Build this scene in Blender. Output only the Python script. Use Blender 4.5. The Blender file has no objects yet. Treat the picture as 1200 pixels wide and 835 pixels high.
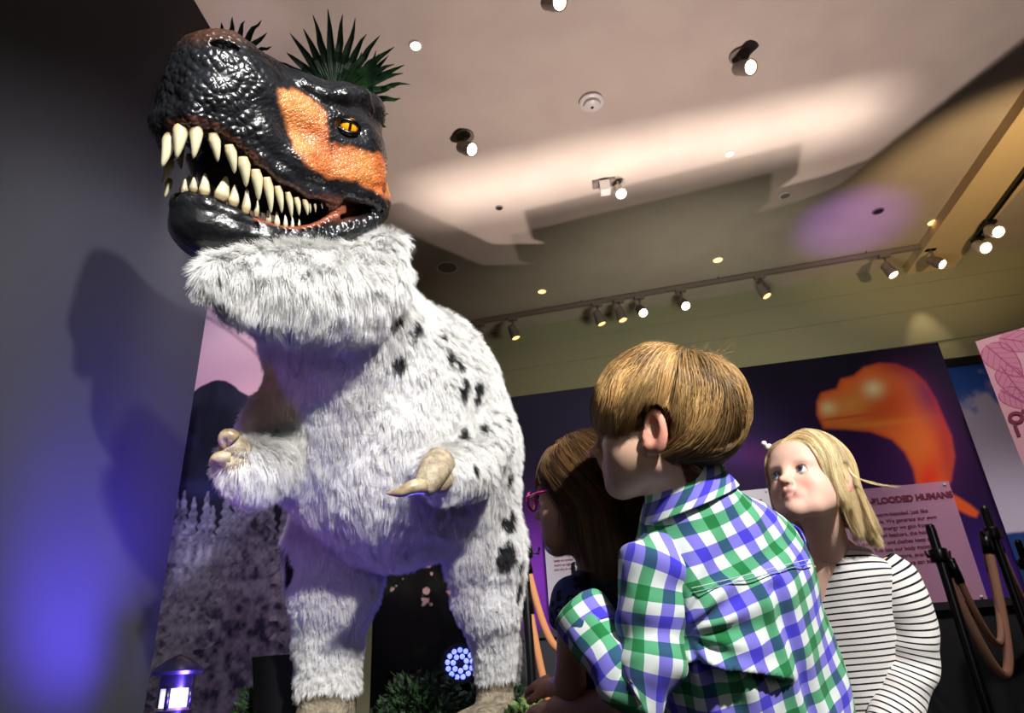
import bpy, bmesh, math, random
import numpy as np
from mathutils import Vector, Matrix, Euler

# ------------------------------------------------------------------ camera
SC = bpy.context.scene
COL = SC.collection
F = 800.0                                   # focal length in pixels of the 1200 x 835 frame
CAM = np.array([0.0, 0.0, 0.75])
_up = np.array([-100.0, 1688.0, -F]); _up /= np.linalg.norm(_up)
_fw = np.array([0, 0, -1.0])
_yc = _fw - _up * _fw.dot(_up); _yc /= np.linalg.norm(_yc)
_xc = np.cross(_yc, _up)
RM = np.stack([_xc, _yc, _up])              # camera axes -> world axes

cd = bpy.data.cameras.new('camera'); cam = bpy.data.objects.new('camera', cd); COL.objects.link(cam)
cd.sensor_width = 36.0; cd.lens = 24.0; cd.clip_start = 0.02
M = Matrix.Identity(4)
for i in range(3):
    for j in range(3):
        M[i][j] = RM[i][j]
    M[i][3] = CAM[i]
cam.matrix_world = M
SC.camera = cam
cd.dof.use_dof = True; cd.dof.focus_distance = 1.2; cd.dof.aperture_fstop = 11.0

SC.view_settings.view_transform = 'Standard'
SC.view_settings.look = 'None'
SC.view_settings.gamma = 1.0
SC.view_settings.use_curve_mapping = False
SC.view_settings.exposure = 0.0

def P(x, y, z):
    """world point seen at photo pixel x, y at depth z"""
    return CAM + RM @ np.array([(x - 600) * z / F, -(y - 417.5) * z / F, -z])
def ray(x, y):
    return RM @ np.array([(x - 600) / F, -(y - 417.5) / F, -1.0])
def onplane(x, y, p0, n):
    d = ray(x, y); n = np.array(n, float)
    return CAM + d * ((np.array(p0) - CAM).dot(n) / d.dot(n))
def proj(p):
    c = (np.asarray(p) - CAM) @ RM
    return np.stack([600 + F * c[..., 0] / -c[..., 2], 417.5 - F * c[..., 1] / -c[..., 2]], -1)

# ------------------------------------------------------------------ world and lights
w = bpy.data.worlds.new('world'); SC.world = w; w.use_nodes = True
w.node_tree.nodes['Background'].inputs[0].default_value = (0.55, 0.5, 0.6, 1)
w.node_tree.nodes['Background'].inputs[1].default_value = 0.085

def aim(o, target):
    d = Vector(target) - o.location
    o.rotation_euler = d.to_track_quat('-Z', 'Y').to_euler()
def light(kind, name, loc, target, energy, color, size=0.1, angle=60, blend=0.3, size_y=None):
    ld = bpy.data.lights.new(name, kind); o = bpy.data.objects.new(name, ld); COL.objects.link(o)
    o.location = loc; aim(o, target)
    ld.energy = energy; ld.color = color
    if kind == 'AREA':
        ld.size = size
        if size_y: ld.shape = 'RECTANGLE'; ld.size_y = size_y
    else:
        ld.shadow_soft_size = size
    if kind == 'SPOT':
        ld.spot_size = math.radians(angle); ld.spot_blend = blend
    return o
# key: a gallery spotlight high on the right, behind the photographer
light('SPOT', 'key_spotlight', (1.05, -0.95, 2.5), (-0.05, 1.5, 1.35), 560, (1.0, 0.97, 0.93), 0.05, 58, 0.5)
# pinkish lamps inside the added unseen floodlight behind the poster (its housing is built with the room)
UL = np.array([1.0, 3.45, 1.15])
light('POINT', 'gobo_lamp', UL, (0, 0, 4), 270, (1.0, 0.83, 0.78), 0.0009)
light('POINT', 'gobo_second_lamp', UL + np.array([.0048, -.0131, 0]), (0, 0, 4), 85, (1.0, 0.80, 0.76), 0.0009)
light('SPOT', 'palm_uplight', (-.50, 2.52, 1.0), (-.25, 2.75, 4.3), 90, (1.0, 0.80, 0.78), 0.02, 75, 0.8)
# added strip lamp, unseen behind the thermal poster, making the bright ceiling band
sl = light('AREA', 'ceiling_band_fill', (1.0, 3.30, 1.9), (1.7, 4.0, 4.3), 9, (1.0, 0.88, 0.82), 3.4, size_y=0.03)
sl.data.spread = math.radians(20)
_x = Vector((0.976, -0.218, 0)); _z = -Vector((0.05, 0.80, 2.4)).normalized(); _y = _z.cross(_x).normalized(); _x = _y.cross(_z)
sl.rotation_euler = Matrix((_x, _y, _z)).transposed().to_euler()
# blue stage lamps low beside the left partition
light('SPOT', 'blue_wall_wash', (-0.70, 1.70, 0.70), (-1.15, 1.86, 1.12), 150, (0.13, 0.07, 1.0), 0.08, 84, 1.0)
light('SPOT', 'blue_dinosaur_wash', (-0.75, 1.15, 0.62), (-0.40, 1.75, 1.25), 11, (0.20, 0.14, 1.0), 0.06, 80, 0.6)
# added fill spot, put in to brighten the dinosaur only
light('SPOT', 'dinosaur_fill', (0.35, -0.95, 3.2), (-0.55, 1.65, 1.62), 420, (0.97, 0.98, 1.0), 0.05, 31, 0.35)
# weak frontal fill lamp added behind the photographer to lift faces and necks
light('AREA', 'frontal_fill', (0.3, -1.6, 1.7), (0.1, 1.5, 1.2), 5.5, (1.0, 0.95, 0.9), 1.2, size_y=1.0)
# purple beam falling on the far ceiling
light('SPOT', 'purple_beam', (1.9, 3.4, 0.4), onplane(1000, 262, (0, 0, 4.3), (0, 0, 1)), 520, (0.36, 0.10, 0.9), 0.02, 16, 1.0)
# poster spot, then fill spots added to brighten the pink sign and mural
light('SPOT', 'poster_spotlight', (1.0, 0.6, 4.0), (1.2, 2.8, 1.5), 115, (1.0, 0.93, 0.95), 0.08, 55, 0.6)
light('SPOT', 'pink_sign_fill', (1.9, 0.9, 3.6), (2.25, 2.3, 1.5), 190, (1.0, 0.93, 0.93), 0.08, 40, 0.6)
light('SPOT', 'mural_fill', (-0.45, 1.75, 3.6), (-1.15, 2.8, 1.2), 200, (1.0, 0.90, 0.90), 0.1, 50, 0.6)
light('SPOT', 'amber_spotlight', (-1.15, 1.15, 1.0), (-0.66, 1.75, 1.3), 3.0, (1.0, 0.33, 0.10), 0.05, 60, 0.7)

# ------------------------------------------------------------------ helpers
def lin(c):
    return tuple((v / 12.92 if v <= 0.04045 else ((v + 0.055) / 1.055) ** 2.4) for v in c)
def rgb(r, g, b):
    return lin((r / 255, g / 255, b / 255)) + (1.0,)

class Mat:
    def __init__(s, name, base=(0.8, 0.8, 0.8, 1), rough=0.6, metal=0.0, emis=None, estr=0.0, spec=0.5, sheen=0.0, sss=0.0, coat=0.0, trans=0.0, alpha=1.0):
        m = bpy.data.materials.new(name); m.use_nodes = True; s.m = m
        s.t = m.node_tree; s.n = s.t.nodes; s.b = s.n['Principled BSDF']; i = s.b.inputs
        i['Base Color'].default_value = base; i['Roughness'].default_value = rough; i['Metallic'].default_value = metal
        i['Specular IOR Level'].default_value = spec
        i['Sheen Weight'].default_value = sheen; i['Coat Weight'].default_value = coat; i['Coat Roughness'].default_value = 0.12
        i['Transmission Weight'].default_value = trans; i['Alpha'].default_value = alpha
        if sss:
            i['Subsurface Weight'].default_value = sss; i['Subsurface Radius'].default_value = (1.0, 0.3, 0.15)
            i['Subsurface Scale'].default_value = 0.008
        if emis:
            i['Emission Color'].default_value = emis; i['Emission Strength'].default_value = estr
    def node(s, kind, **kw):
        n = s.n.new(kind)
        for k, v in kw.items():
            if k in n.inputs.keys(): n.inputs[k].default_value = v
            else: setattr(n, k, v)
        return n
    def link(s, a, ao, b, bi):
        s.t.links.new(a.outputs[ao], b.inputs[bi])
    def noise_color(s, c1, c2, scale=5.0, detail=4.0, coord='Object', lo=0.35, hi=0.65):
        tc = s.node('ShaderNodeTexCoord'); nz = s.node('ShaderNodeTexNoise', Scale=scale, Detail=detail)
        rp = s.node('ShaderNodeValToRGB'); rp.color_ramp.elements[0].color = c1; rp.color_ramp.elements[1].color = c2
        rp.color_ramp.elements[0].position = lo; rp.color_ramp.elements[1].position = hi
        s.link(tc, coord, nz, 'Vector'); s.link(nz, 'Fac', rp, 'Fac'); s.link(rp, 'Color', s.b, 'Base Color'); return s
    def bump(s, kind='NOISE', scale=100.0, strength=0.3, dist=0.002, coord='Object', detail=3.0):
        tc = s.node('ShaderNodeTexCoord')
        if kind == 'NOISE':
            nz = s.node('ShaderNodeTexNoise', Scale=scale, Detail=detail); out = 'Fac'
        else:
            nz = s.node('ShaderNodeTexVoronoi', Scale=scale); nz.feature = 'DISTANCE_TO_EDGE' if kind == 'CELL' else 'F1'; out = 'Distance'
        b = s.node('ShaderNodeBump', Strength=strength, Distance=dist)
        s.link(tc, coord, nz, 'Vector'); s.link(nz, out, b, 'Height'); s.link(b, 'Normal', s.b, 'Normal'); return s
    def attr(s, name='col'):
        a = s.node('ShaderNodeAttribute', attribute_name=name); s.link(a, 'Color', s.b, 'Base Color'); return s

def tagobj(o, label=None, cat=None, group=None, kind=None):
    if label: o['label'] = label
    if cat: o['category'] = cat
    if group: o['group'] = group
    if kind: o['kind'] = kind
    return o
def empty(name, loc, label, cat, group=None, rot=(0, 0, 0)):
    o = bpy.data.objects.new(name, None); COL.objects.link(o); o.location = Vector(loc); o.rotation_euler = rot
    o.empty_display_size = 0.05
    return tagobj(o, label, cat, group)
def link_mesh(name, me, mat=None, parent=None, smooth=True, world=True):
    """link a mesh whose vertices are in world coordinates; the parent is an unrotated Empty"""
    o = bpy.data.objects.new(name, me); COL.objects.link(o)
    if mat is not None:
        me.materials.append(mat.m if isinstance(mat, Mat) else mat)
    if smooth and len(me.polygons):
        me.polygons.foreach_set('use_smooth', [True] * len(me.polygons))
    if parent is not None:
        o.parent = parent
        if world:
            off = Vector((0, 0, 0)); q = parent
            while q is not None:
                off += q.location; q = q.parent
            o.location = -off
    return o
def mesh(name, verts, faces, mat=None, parent=None, smooth=True, cols=None, uv=None):
    me = bpy.data.meshes.new(name)
    verts = np.asarray(verts, dtype=np.float32)
    if isinstance(faces, np.ndarray) and faces.ndim == 2:
        nv, nf, k = len(verts), len(faces), faces.shape[1]
        me.vertices.add(nv); me.vertices.foreach_set('co', verts.ravel())
        me.loops.add(nf * k); me.loops.foreach_set('vertex_index', faces.astype(np.int32).ravel())
        me.polygons.add(nf); me.polygons.foreach_set('loop_start', np.arange(0, nf * k, k, dtype=np.int32))
        me.polygons.foreach_set('loop_total', np.full(nf, k, dtype=np.int32))
        me.update(calc_edges=True); me.validate()
    else:
        me.from_pydata([tuple(map(float, v)) for v in verts], [], [tuple(map(int, f)) for f in faces]); me.update()
    if cols is not None:
        a = me.attributes.new('col', 'FLOAT_COLOR', 'POINT')
        c = np.ones((len(verts), 4), np.float32); c[:, :3] = cols
        a.data.foreach_set('color', c.ravel())
    if uv is not None:
        a = me.attributes.new('uvp', 'FLOAT2', 'POINT'); a.data.foreach_set('vector', np.asarray(uv, np.float32).ravel())
    return link_mesh(name, me, mat, parent, smooth)
def bevel(o, wd=0.004, seg=2):
    m = o.modifiers.new('bevel', 'BEVEL'); m.width = wd; m.segments = seg; m.limit_method = 'ANGLE'; return o
def slab(name, quad, thick, mat, parent=None, bev=0.0):
    """a flat board: four front corners (world), thickened away along the normal"""
    q = [np.array(p, float) for p in quad]
    n = np.cross(q[1] - q[0], q[3] - q[0]); n /= np.linalg.norm(n)
    if n.dot(CAM - q[0]) < 0: n = -n
    v = q + [p - n * thick for p in q]
    f = [(0, 1, 2, 3), (7, 6, 5, 4), (0, 4, 5, 1), (1, 5, 6, 2), (2, 6, 7, 3), (3, 7, 4, 0)]
    o = mesh(name, v, f, mat, parent, smooth=False)
    bm = bmesh.new(); bm.from_mesh(o.data); bmesh.ops.recalc_face_normals(bm, faces=bm.faces); bm.to_mesh(o.data); bm.free()
    if bev: bevel(o, bev)
    return o
def frame_of(d):
    d = np.array(d, float); d /= np.linalg.norm(d)
    a = np.array([0, 0, 1.0]) if abs(d[2]) < 0.9 else np.array([1.0, 0, 0])
    u = np.cross(a, d); u /= np.linalg.norm(u); return u, np.cross(d, u), d
def tube_geo(pts, rad, seg=12, cap=True, squash=1.0):
    pts = np.array(pts, float); n = len(pts)
    rad = np.full(n, rad) if np.isscalar(rad) else np.array(rad, float)
    tan = np.gradient(pts, axis=0); tan /= np.linalg.norm(tan, axis=1)[:, None] + 1e-9
    u, v, _ = frame_of(tan[0]); V = []; ang = np.linspace(0, 2 * np.pi, seg, endpoint=False)
    for i in range(n):
        u = u - tan[i] * u.dot(tan[i]); u /= np.linalg.norm(u); v = np.cross(tan[i], u)
        V.append(pts[i] + rad[i] * (np.cos(ang)[:, None] * u + squash * np.sin(ang)[:, None] * v))
    V = np.concatenate(V); Fc = []
    for i in range(n - 1):
        for k in range(seg):
            a = i * seg + k; b = i * seg + (k + 1) % seg
            Fc.append((a, b, b + seg, a + seg))
    if cap:
        Fc.append(tuple(range(seg))[::-1]); Fc.append(tuple(range((n - 1) * seg, n * seg)))
    return V, Fc
def tube(name, pts, rad, mat, parent=None, seg=12, cap=True, squash=1.0):
    V, Fc = tube_geo(pts, rad, seg, cap, squash); return mesh(name, V, Fc, mat, parent)
def lathe(name, prof, base, axis, mat, parent=None, seg=24, smooth=True):
    """prof: list of (radius, height) along the axis from base"""
    u, v, d = frame_of(axis); ang = np.linspace(0, 2 * np.pi, seg, endpoint=False)
    V = np.concatenate([np.array(base) + d * h + r * (np.cos(ang)[:, None] * u + np.sin(ang)[:, None] * v) for r, h in prof])
    Fc = []
    for i in range(len(prof) - 1):
        for k in range(seg):
            a = i * seg + k; b = i * seg + (k + 1) % seg; Fc.append((a, b, b + seg, a + seg))
    Fc.append(tuple(range(seg))[::-1]); n = len(prof); Fc.append(tuple(range((n - 1) * seg, n * seg)))
    o = mesh(name, V, Fc, mat, parent, smooth)
    m = o.modifiers.new('edge', 'EDGE_SPLIT'); m.split_angle = math.radians(40)
    return o
def bez(p0, p1, p2, n=16):
    t = np.linspace(0, 1, n)[:, None]; p0, p1, p2 = map(np.array, (p0, p1, p2))
    return (1 - t) ** 2 * p0 + 2 * t * (1 - t) * p1 + t * t * p2
def spline(pts, n=40):
    """Catmull-Rom through points (any dimension)"""
    p = np.array(pts, float); p = np.vstack([2 * p[0] - p[1], p, 2 * p[-1] - p[-2]]); m = len(p) - 3
    out = []
    for t in np.linspace(0, m - 1e-6, n):
        i = int(t); f = t - i; a, b, c, d = p[i:i + 4]
        out.append(0.5 * ((2 * b) + (c - a) * f + (2 * a - 5 * b + 4 * c - d) * f * f + (3 * b - a - 3 * c + d) * f ** 3))
    return np.array(out)
def sstep(a, b, x):
    t = np.clip((x - a) / (b - a), 0, 1); return t * t * (3 - 2 * t)

# cheap smooth 3-D noise, vectorised
def vnoise(p, seed=0):
    p = np.asarray(p, float); i = np.floor(p).astype(np.int64); f = p - i; f = f * f * (3 - 2 * f); r = 0
    for dx in (0, 1):
        for dy in (0, 1):
            for dz in (0, 1):
                h = (i[..., 0] + dx) * 374761393 + (i[..., 1] + dy) * 668265263 + (i[..., 2] + dz) * 2147483647 + seed * 974634777
                h = (h ^ (h >> 13)) * 1274126177; h = (h ^ (h >> 16)) & 0xffffff
                wgt = (f[..., 0] if dx else 1 - f[..., 0]) * (f[..., 1] if dy else 1 - f[..., 1]) * (f[..., 2] if dz else 1 - f[..., 2])
                r = r + wgt * (h / 0xffffff)
    return r * 2 - 1
def fbm(p, seed=0, oct=4):
    r = 0; a = 0.5; p = np.asarray(p, float)
    for o in range(oct):
        r = r + a * vnoise(p * 2 ** o, seed + o); a *= 0.5
    return r

# ------------------------------------------------------------------ signed-distance modelling
class SDF:
    """smooth blends of capsules and ellipsoids on a grid, meshed with surface nets"""
    def __init__(s, lo, hi, h):
        s.lo = np.array(lo, float); s.h = h; s.n = np.ceil((np.array(hi) - s.lo) / h).astype(int) + 1
        s.f = np.full(s.n, 1.0, np.float32)
    def _blk(s, lo, hi):
        a = np.clip(np.floor((lo - s.lo) / s.h).astype(int), 0, s.n); b = np.clip(np.ceil((hi - s.lo) / s.h).astype(int) + 1, 0, s.n)
        sl = tuple(slice(x, y) for x, y in zip(a, b))
        ax = [s.lo[k] + s.h * np.arange(a[k], b[k]) for k in range(3)]
        return sl, np.stack(np.meshgrid(*ax, indexing='ij'), -1).astype(np.float32)
    def op(s, sl, d, k, mode='add'):
        f = s.f[sl]
        if f.size == 0: return
        if mode == 'add':
            h = np.clip(0.5 + 0.5 * (f - d) / k, 0, 1); s.f[sl] = f * (1 - h) + d * h - k * h * (1 - h)
        else:
            h = np.clip(0.5 - 0.5 * (f + d) / k, 0, 1); s.f[sl] = f * (1 - h) - d * h + k * h * (1 - h)
    def cap(s, a, b, ra, rb=None, k=0.02, mode='add', sc=None):
        a = np.array(a, float); b = np.array(b, float); rb = ra if rb is None else rb; m = max(ra, rb) + 2 * k + 0.01
        sl, X = s._blk(np.minimum(a, b) - m, np.maximum(a, b) + m)
        ab = b - a; t = np.clip(((X - a) @ ab) / (ab @ ab + 1e-12), 0, 1)
        d = np.linalg.norm(X - (a + t[..., None] * ab), axis=-1) - (ra + (rb - ra) * t)
        s.op(sl, d, k, mode); return s
    def ell(s, c, r, R=None, k=0.02, mode='add'):
        """ellipsoid with radii r; rows of R are its axes in world"""
        c = np.array(c, float); r = np.array(r, float) * np.ones(3); R = np.eye(3) if R is None else np.array(R)
        m = r.max() + 2 * k + 0.01
        sl, X = s._blk(c - m, c + m); q = (X - c) @ R.T
        k0 = np.linalg.norm(q / r, axis=-1); k1 = np.linalg.norm(q / (r * r), axis=-1) + 1e-9
        s.op(sl, k0 * (k0 - 1) / k1, k, mode); return s
    def mesh(s, smooth=1):
        f = s.f; n = s.n; neg = f < 0
        c = [neg[dx:n[0] - 1 + dx, dy:n[1] - 1 + dy, dz:n[2] - 1 + dz] for dx in (0, 1) for dy in (0, 1) for dz in (0, 1)]
        sm = sum(x.astype(np.int8) for x in c); act = (sm > 0) & (sm < 8)
        idx = np.full(act.shape, -1, np.int64); ii = np.argwhere(act); idx[tuple(ii.T)] = np.arange(len(ii))
        acc = np.zeros((len(ii), 3)); cnt = np.zeros(len(ii))
        cor = [(dx, dy, dz) for dx in (0, 1) for dy in (0, 1) for dz in (0, 1)]
        for p in range(8):
            for q in range(p + 1, 8):
                dlt = [cor[q][k] - cor[p][k] for k in range(3)]
                if sum(abs(x) for x in dlt) != 1: continue
                fa = f[tuple((ii + cor[p]).T)]; fb = f[tuple((ii + cor[q]).T)]; mk = (fa < 0) != (fb < 0)
                t = fa / np.where(fa - fb == 0, 1, fa - fb)
                pt = np.array(cor[p]) + t[:, None] * np.array(dlt)
                acc[mk] += pt[mk]; cnt[mk] += 1
        V = s.lo + s.h * (ii + acc / cnt[:, None]); Fs = []
        for ax in range(3):
            o1, o2 = (ax + 1) % 3, (ax + 2) % 3
            sl0 = [slice(1, n[k] - 1) for k in range(3)]; sl1 = list(sl0); sl0[ax] = slice(0, n[ax] - 1); sl1[ax] = slice(1, n[ax])
            a = neg[tuple(sl0)]; b = neg[tuple(sl1)]
            for sgn, mk in ((1, a & ~b), (-1, b & ~a)):
                e = np.argwhere(mk)
                if not len(e): continue
                for k in range(3):
                    if k != ax: e[:, k] += 1
                def g(d1, d2):
                    g_ = e.copy(); g_[:, o1] -= d1; g_[:, o2] -= d2; return idx[tuple(g_.T)]
                q = np.stack([g(1, 1), g(0, 1), g(0, 0), g(1, 0)], 1)
                Fs.append(q if sgn > 0 else q[:, ::-1])
        Fq = np.concatenate(Fs); Fq = Fq[(Fq >= 0).all(1)]
        for _ in range(smooth):
            a = np.zeros_like(V); c_ = np.zeros(len(V))
            for k in range(4):
                i, j = Fq[:, k], Fq[:, (k + 1) % 4]
                for x, y in ((i, j), (j, i)):
                    for m_ in range(3): a[:, m_] += np.bincount(x, V[y, m_], len(V))
                    c_ += np.bincount(x, minlength=len(V))
            V = V * 0.4 + 0.6 * a / np.maximum(c_, 1)[:, None]
        return V, Fq
def vnormals(V, Fq):
    n = np.cross(V[Fq[:, 2]] - V[Fq[:, 0]], V[Fq[:, 3]] - V[Fq[:, 1]]); N = np.zeros_like(V)
    for k in range(4):
        for m_ in range(3): N[:, m_] += np.bincount(Fq[:, k], n[:, m_], len(V))
    return N / (np.linalg.norm(N, axis=1)[:, None] + 1e-12)
def sample_surface(V, Fq, n, rng, keep=None):
    """random points on quads -> points, normals"""
    a, b, c, d = (V[Fq[:, k]] for k in range(4)); N = vnormals(V, Fq)
    ar = 0.5 * np.linalg.norm(np.cross(c - a, d - b), axis=1)
    if keep is not None: ar = ar * keep
    i = rng.choice(len(Fq), n, p=ar / ar.sum()); u = rng.random(n)[:, None]; v = rng.random(n)[:, None]
    W = [(1 - u) * (1 - v), u * (1 - v), u * v, (1 - u) * v]
    p = sum(W[k] * V[Fq[i, k]] for k in range(4)); nn = sum(W[k] * N[Fq[i, k]] for k in range(4))
    return p, nn / np.linalg.norm(nn, axis=1)[:, None]
def hair_obj(name, strands, radius, cols, mat, parent):
    """strands: (N, k, 3) world coords -> one hair-curves object with a colour per strand"""
    N, k, _ = strands.shape
    hc = bpy.data.hair_curves.new(name); hc.add_curves([k] * N)
    hc.attributes['position'].data.foreach_set('vector', strands.astype(np.float32).ravel())
    ra = hc.attributes.get('radius') or hc.attributes.new('radius', 'FLOAT', 'POINT')
    rr = np.asarray(radius, np.float32)
    if rr.ndim == 0: rr = np.full(N, rr)
    if rr.ndim == 1: rr = rr[:, None] * (1 - 0.85 * np.linspace(0, 1, k)[None, :] ** 2)
    ra.data.foreach_set('value', rr.astype(np.float32).ravel())
    ca = hc.attributes.new('col', 'FLOAT_COLOR', 'CURVE'); c = np.ones((N, 4), np.float32); c[:, :3] = cols
    ca.data.foreach_set('color', c.ravel())
    hc.materials.append(mat.m)
    o = bpy.data.objects.new(name, hc); COL.objects.link(o)
    if parent is not None:
        o.parent = parent; off = Vector((0, 0, 0)); q = parent
        while q is not None:
            off += q.location; q = q.parent
        o.location = -off
    return o
def basis(fwd, upv):
    """rows: right/left-lateral, forward, up"""
    f = np.array(fwd, float); f /= np.linalg.norm(f); u = np.array(upv, float); u = u - f * u.dot(f); u /= np.linalg.norm(u)
    return np.stack([np.cross(f, u), f, u])
def uv_sphere(name, c, r, mat, parent, seg=24, ring=16, R=None, scale=(1, 1, 1), cols=None):
    V = []; Fc = []
    for i in range(ring + 1):
        th = math.pi * i / ring
        for j in range(seg):
            ph = 2 * math.pi * j / seg; V.append((math.sin(th) * math.cos(ph), math.sin(th) * math.sin(ph), math.cos(th)))
    for i in range(ring):
        for j in range(seg):
            a = i * seg + j; b = i * seg + (j + 1) % seg; Fc.append((a, a + seg, b + seg, b))
    V = np.array(V) * np.array(scale) * r
    L = V.copy()
    if R is not None: V = V @ np.array(R)
    return mesh(name, V + np.array(c), np.array(Fc), mat, parent, cols=cols(L) if cols else None)
# ================================================================== THE ROOM
ZC = 4.3
def ceil_pt(x, y, z=ZC): return onplane(x, y, (0, 0, z), (0, 0, 1))
m_ceil = Mat('ceiling_paint', rgb(186, 172, 160), 0.85).noise_color(rgb(183, 169, 158), rgb(190, 177, 164), 3.0)
m_wall = Mat('back_wall_paint', rgb(150, 148, 120), 0.9)
m_black = Mat('black_paint', rgb(18, 17, 20), 0.55)
m_blackm = Mat('black_metal', rgb(14, 14, 16), 0.3, 0.4)
m_floor = Mat('dark_carpet', rgb(38, 34, 34), 0.95).noise_color(rgb(26, 26, 24), rgb(50, 46, 42), 40.0)
m_part = Mat('partition_paint', rgb(45, 46, 54), 0.8).noise_color(rgb(44, 45, 53), rgb(48, 48, 56), 2.5)
m_white = Mat('white_metal', rgb(205, 200, 195), 0.4)
m_cream = Mat('warm_streak_cream', rgb(214, 190, 150), 0.85)

bwA = np.array([-0.70, 6.96]); bwB = np.array([4.56, 5.81]); bd = (bwB - bwA) / np.linalg.norm(bwB - bwA); bn = np.array([bd[1], -bd[0]])
wl = bwA - bd * 6; wr = bwB + bd * 4
def struct(o): o['kind'] = 'structure'; return o
struct(slab('ceiling', [(-7, -4, ZC), (9.5, -4, ZC), (9.5, 9, ZC), (-7, 9, ZC)], 0.15, m_ceil))
struct(slab('floor', [(-7, -4, 0), (9.5, -4, 0), (9.5, 9, 0), (-7, 9, 0)], 0.1, m_floor))
# back wall with slim horizontal reveals pressed into it
V = []; Fc = []; zz = [0.0]
for z in (1.2, 2.2, 3.0, 3.42, 3.78, 4.06):
    zz += [z, z + 0.004, z + 0.026, z + 0.03]
zz.append(ZC)
for i, z in enumerate(zz):
    deep = 0.012 if (i % 4 in (2, 3) and 0 < i < len(zz) - 1) else 0.0
    for q in (wl, wr):
        V.append((q[0] - bn[0] * deep, q[1] - bn[1] * deep, z))
for i in range(len(zz) - 1): Fc.append((2 * i, 2 * i + 1, 2 * i + 3, 2 * i + 2))
k = len(V)
for z in (0, ZC):
    for q in (wl, wr): V.append((q[0] - bn[0] * 0.2, q[1] - bn[1] * 0.2, z))
Fc.append((k + 1, k, k + 2, k + 3))
struct(mesh('wall_back', V, Fc, m_wall, smooth=False))
struct(slab('wall_left', [(-7, -4, 0), (-7, 9, 0), (-7, 9, ZC), (-7, -4, ZC)], 0.1, m_black))
struct(slab('wall_right', [(9.5, -4, 0), (9.5, 9, 0), (9.5, 9, ZC), (9.5, -4, ZC)], 0.1, m_wall))
struct(slab('wall_front', [(-7, -4, 0), (9.5, -4, 0), (9.5, -4, ZC), (-7, -4, ZC)], 0.1, m_black))

# bulkhead added in the shape of the warm ceiling light streak, carrying the second track
def prism(name, pts, z0, z1, mat, parent=None, bev=0.0):
    n = len(pts); V = [(p[0], p[1], z0) for p in pts] + [(p[0], p[1], z1) for p in pts]
    Fc = [tuple(range(n))[::-1], tuple(range(n, 2 * n))] + [(i, (i + 1) % n, (i + 1) % n + n, i + n) for i in range(n)]
    o = mesh(name, V, Fc, mat, parent, smooth=False)
    bm = bmesh.new(); bm.from_mesh(o.data); bmesh.ops.recalc_face_normals(bm, faces=bm.faces); bm.to_mesh(o.data); bm.free()
    if bev: bevel(o, bev)
    return o
a = ceil_pt(1200, 104); b = ceil_pt(1058, 312); dd = (b - a) / np.linalg.norm(b - a)
b2 = b + dd * 0.6; a2 = a - dd * 4.5
struct(prism('trim_1', [(a2[0], a2[1]), (b2[0], b2[1]), (b2[0] + 0.42, b2[1] - 0.08), (a2[0] + 0.62, a2[1])], ZC - 0.10, ZC - 0.001, m_cream))

# tall partition at the left, catching the blue light
WL = np.array([-1.1, 2.15]); wd = np.array([0.081, 0.9967]); z_top = 3.16
q0 = WL - wd * 4.5
lwp = prism('wall_partition', [(q0[0], q0[1]), (WL[0], WL[1]), (WL[0] - 0.10, WL[1] + 0.005), (q0[0] - 0.10, q0[1])], 0, z_top, m_part)
struct(lwp)

# ------------------------------------------------------------------ platform the dinosaur stands on
m_turf = Mat('dark_turf', rgb(24, 30, 18), 0.95).noise_color(rgb(12, 16, 10), rgb(38, 46, 24), 30.0).bump('NOISE', 90, 0.8, 0.01)
PZ = 0.60
pl = empty('display_platform', (-0.3, 2.2, 0), 'low black plinth topped with dark turf that the furry dinosaur stands on', 'platform')
prism('plinth_side', [(-1.05, 1.42), (0.42, 1.42), (0.42, 2.80), (-.12, 2.92), (-.12, 3.3), (-1.0, 3.3)], 0.0, PZ - 0.02, m_black, pl)
prism('turf_top', [(-1.06, 1.41), (0.43, 1.41), (0.43, 2.81), (-.11, 2.93), (-.11, 3.31), (-1.0, 3.31)], PZ - 0.02, PZ, m_turf, pl)

# ------------------------------------------------------------------ ceiling fittings
m_glow = Mat('warm_lamp_glow', (1, 1, 1, 1), emis=rgb(255, 226, 180), estr=14.0)
m_glow2 = Mat('amber_lamp_glow', (1, 1, 1, 1), emis=rgb(255, 190, 100), estr=3.5)
m_grey = Mat('grey_fitting', rgb(120, 108, 102), 0.5)
m_hole = Mat('dark_opening', rgb(12, 12, 12), 0.8)

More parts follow.
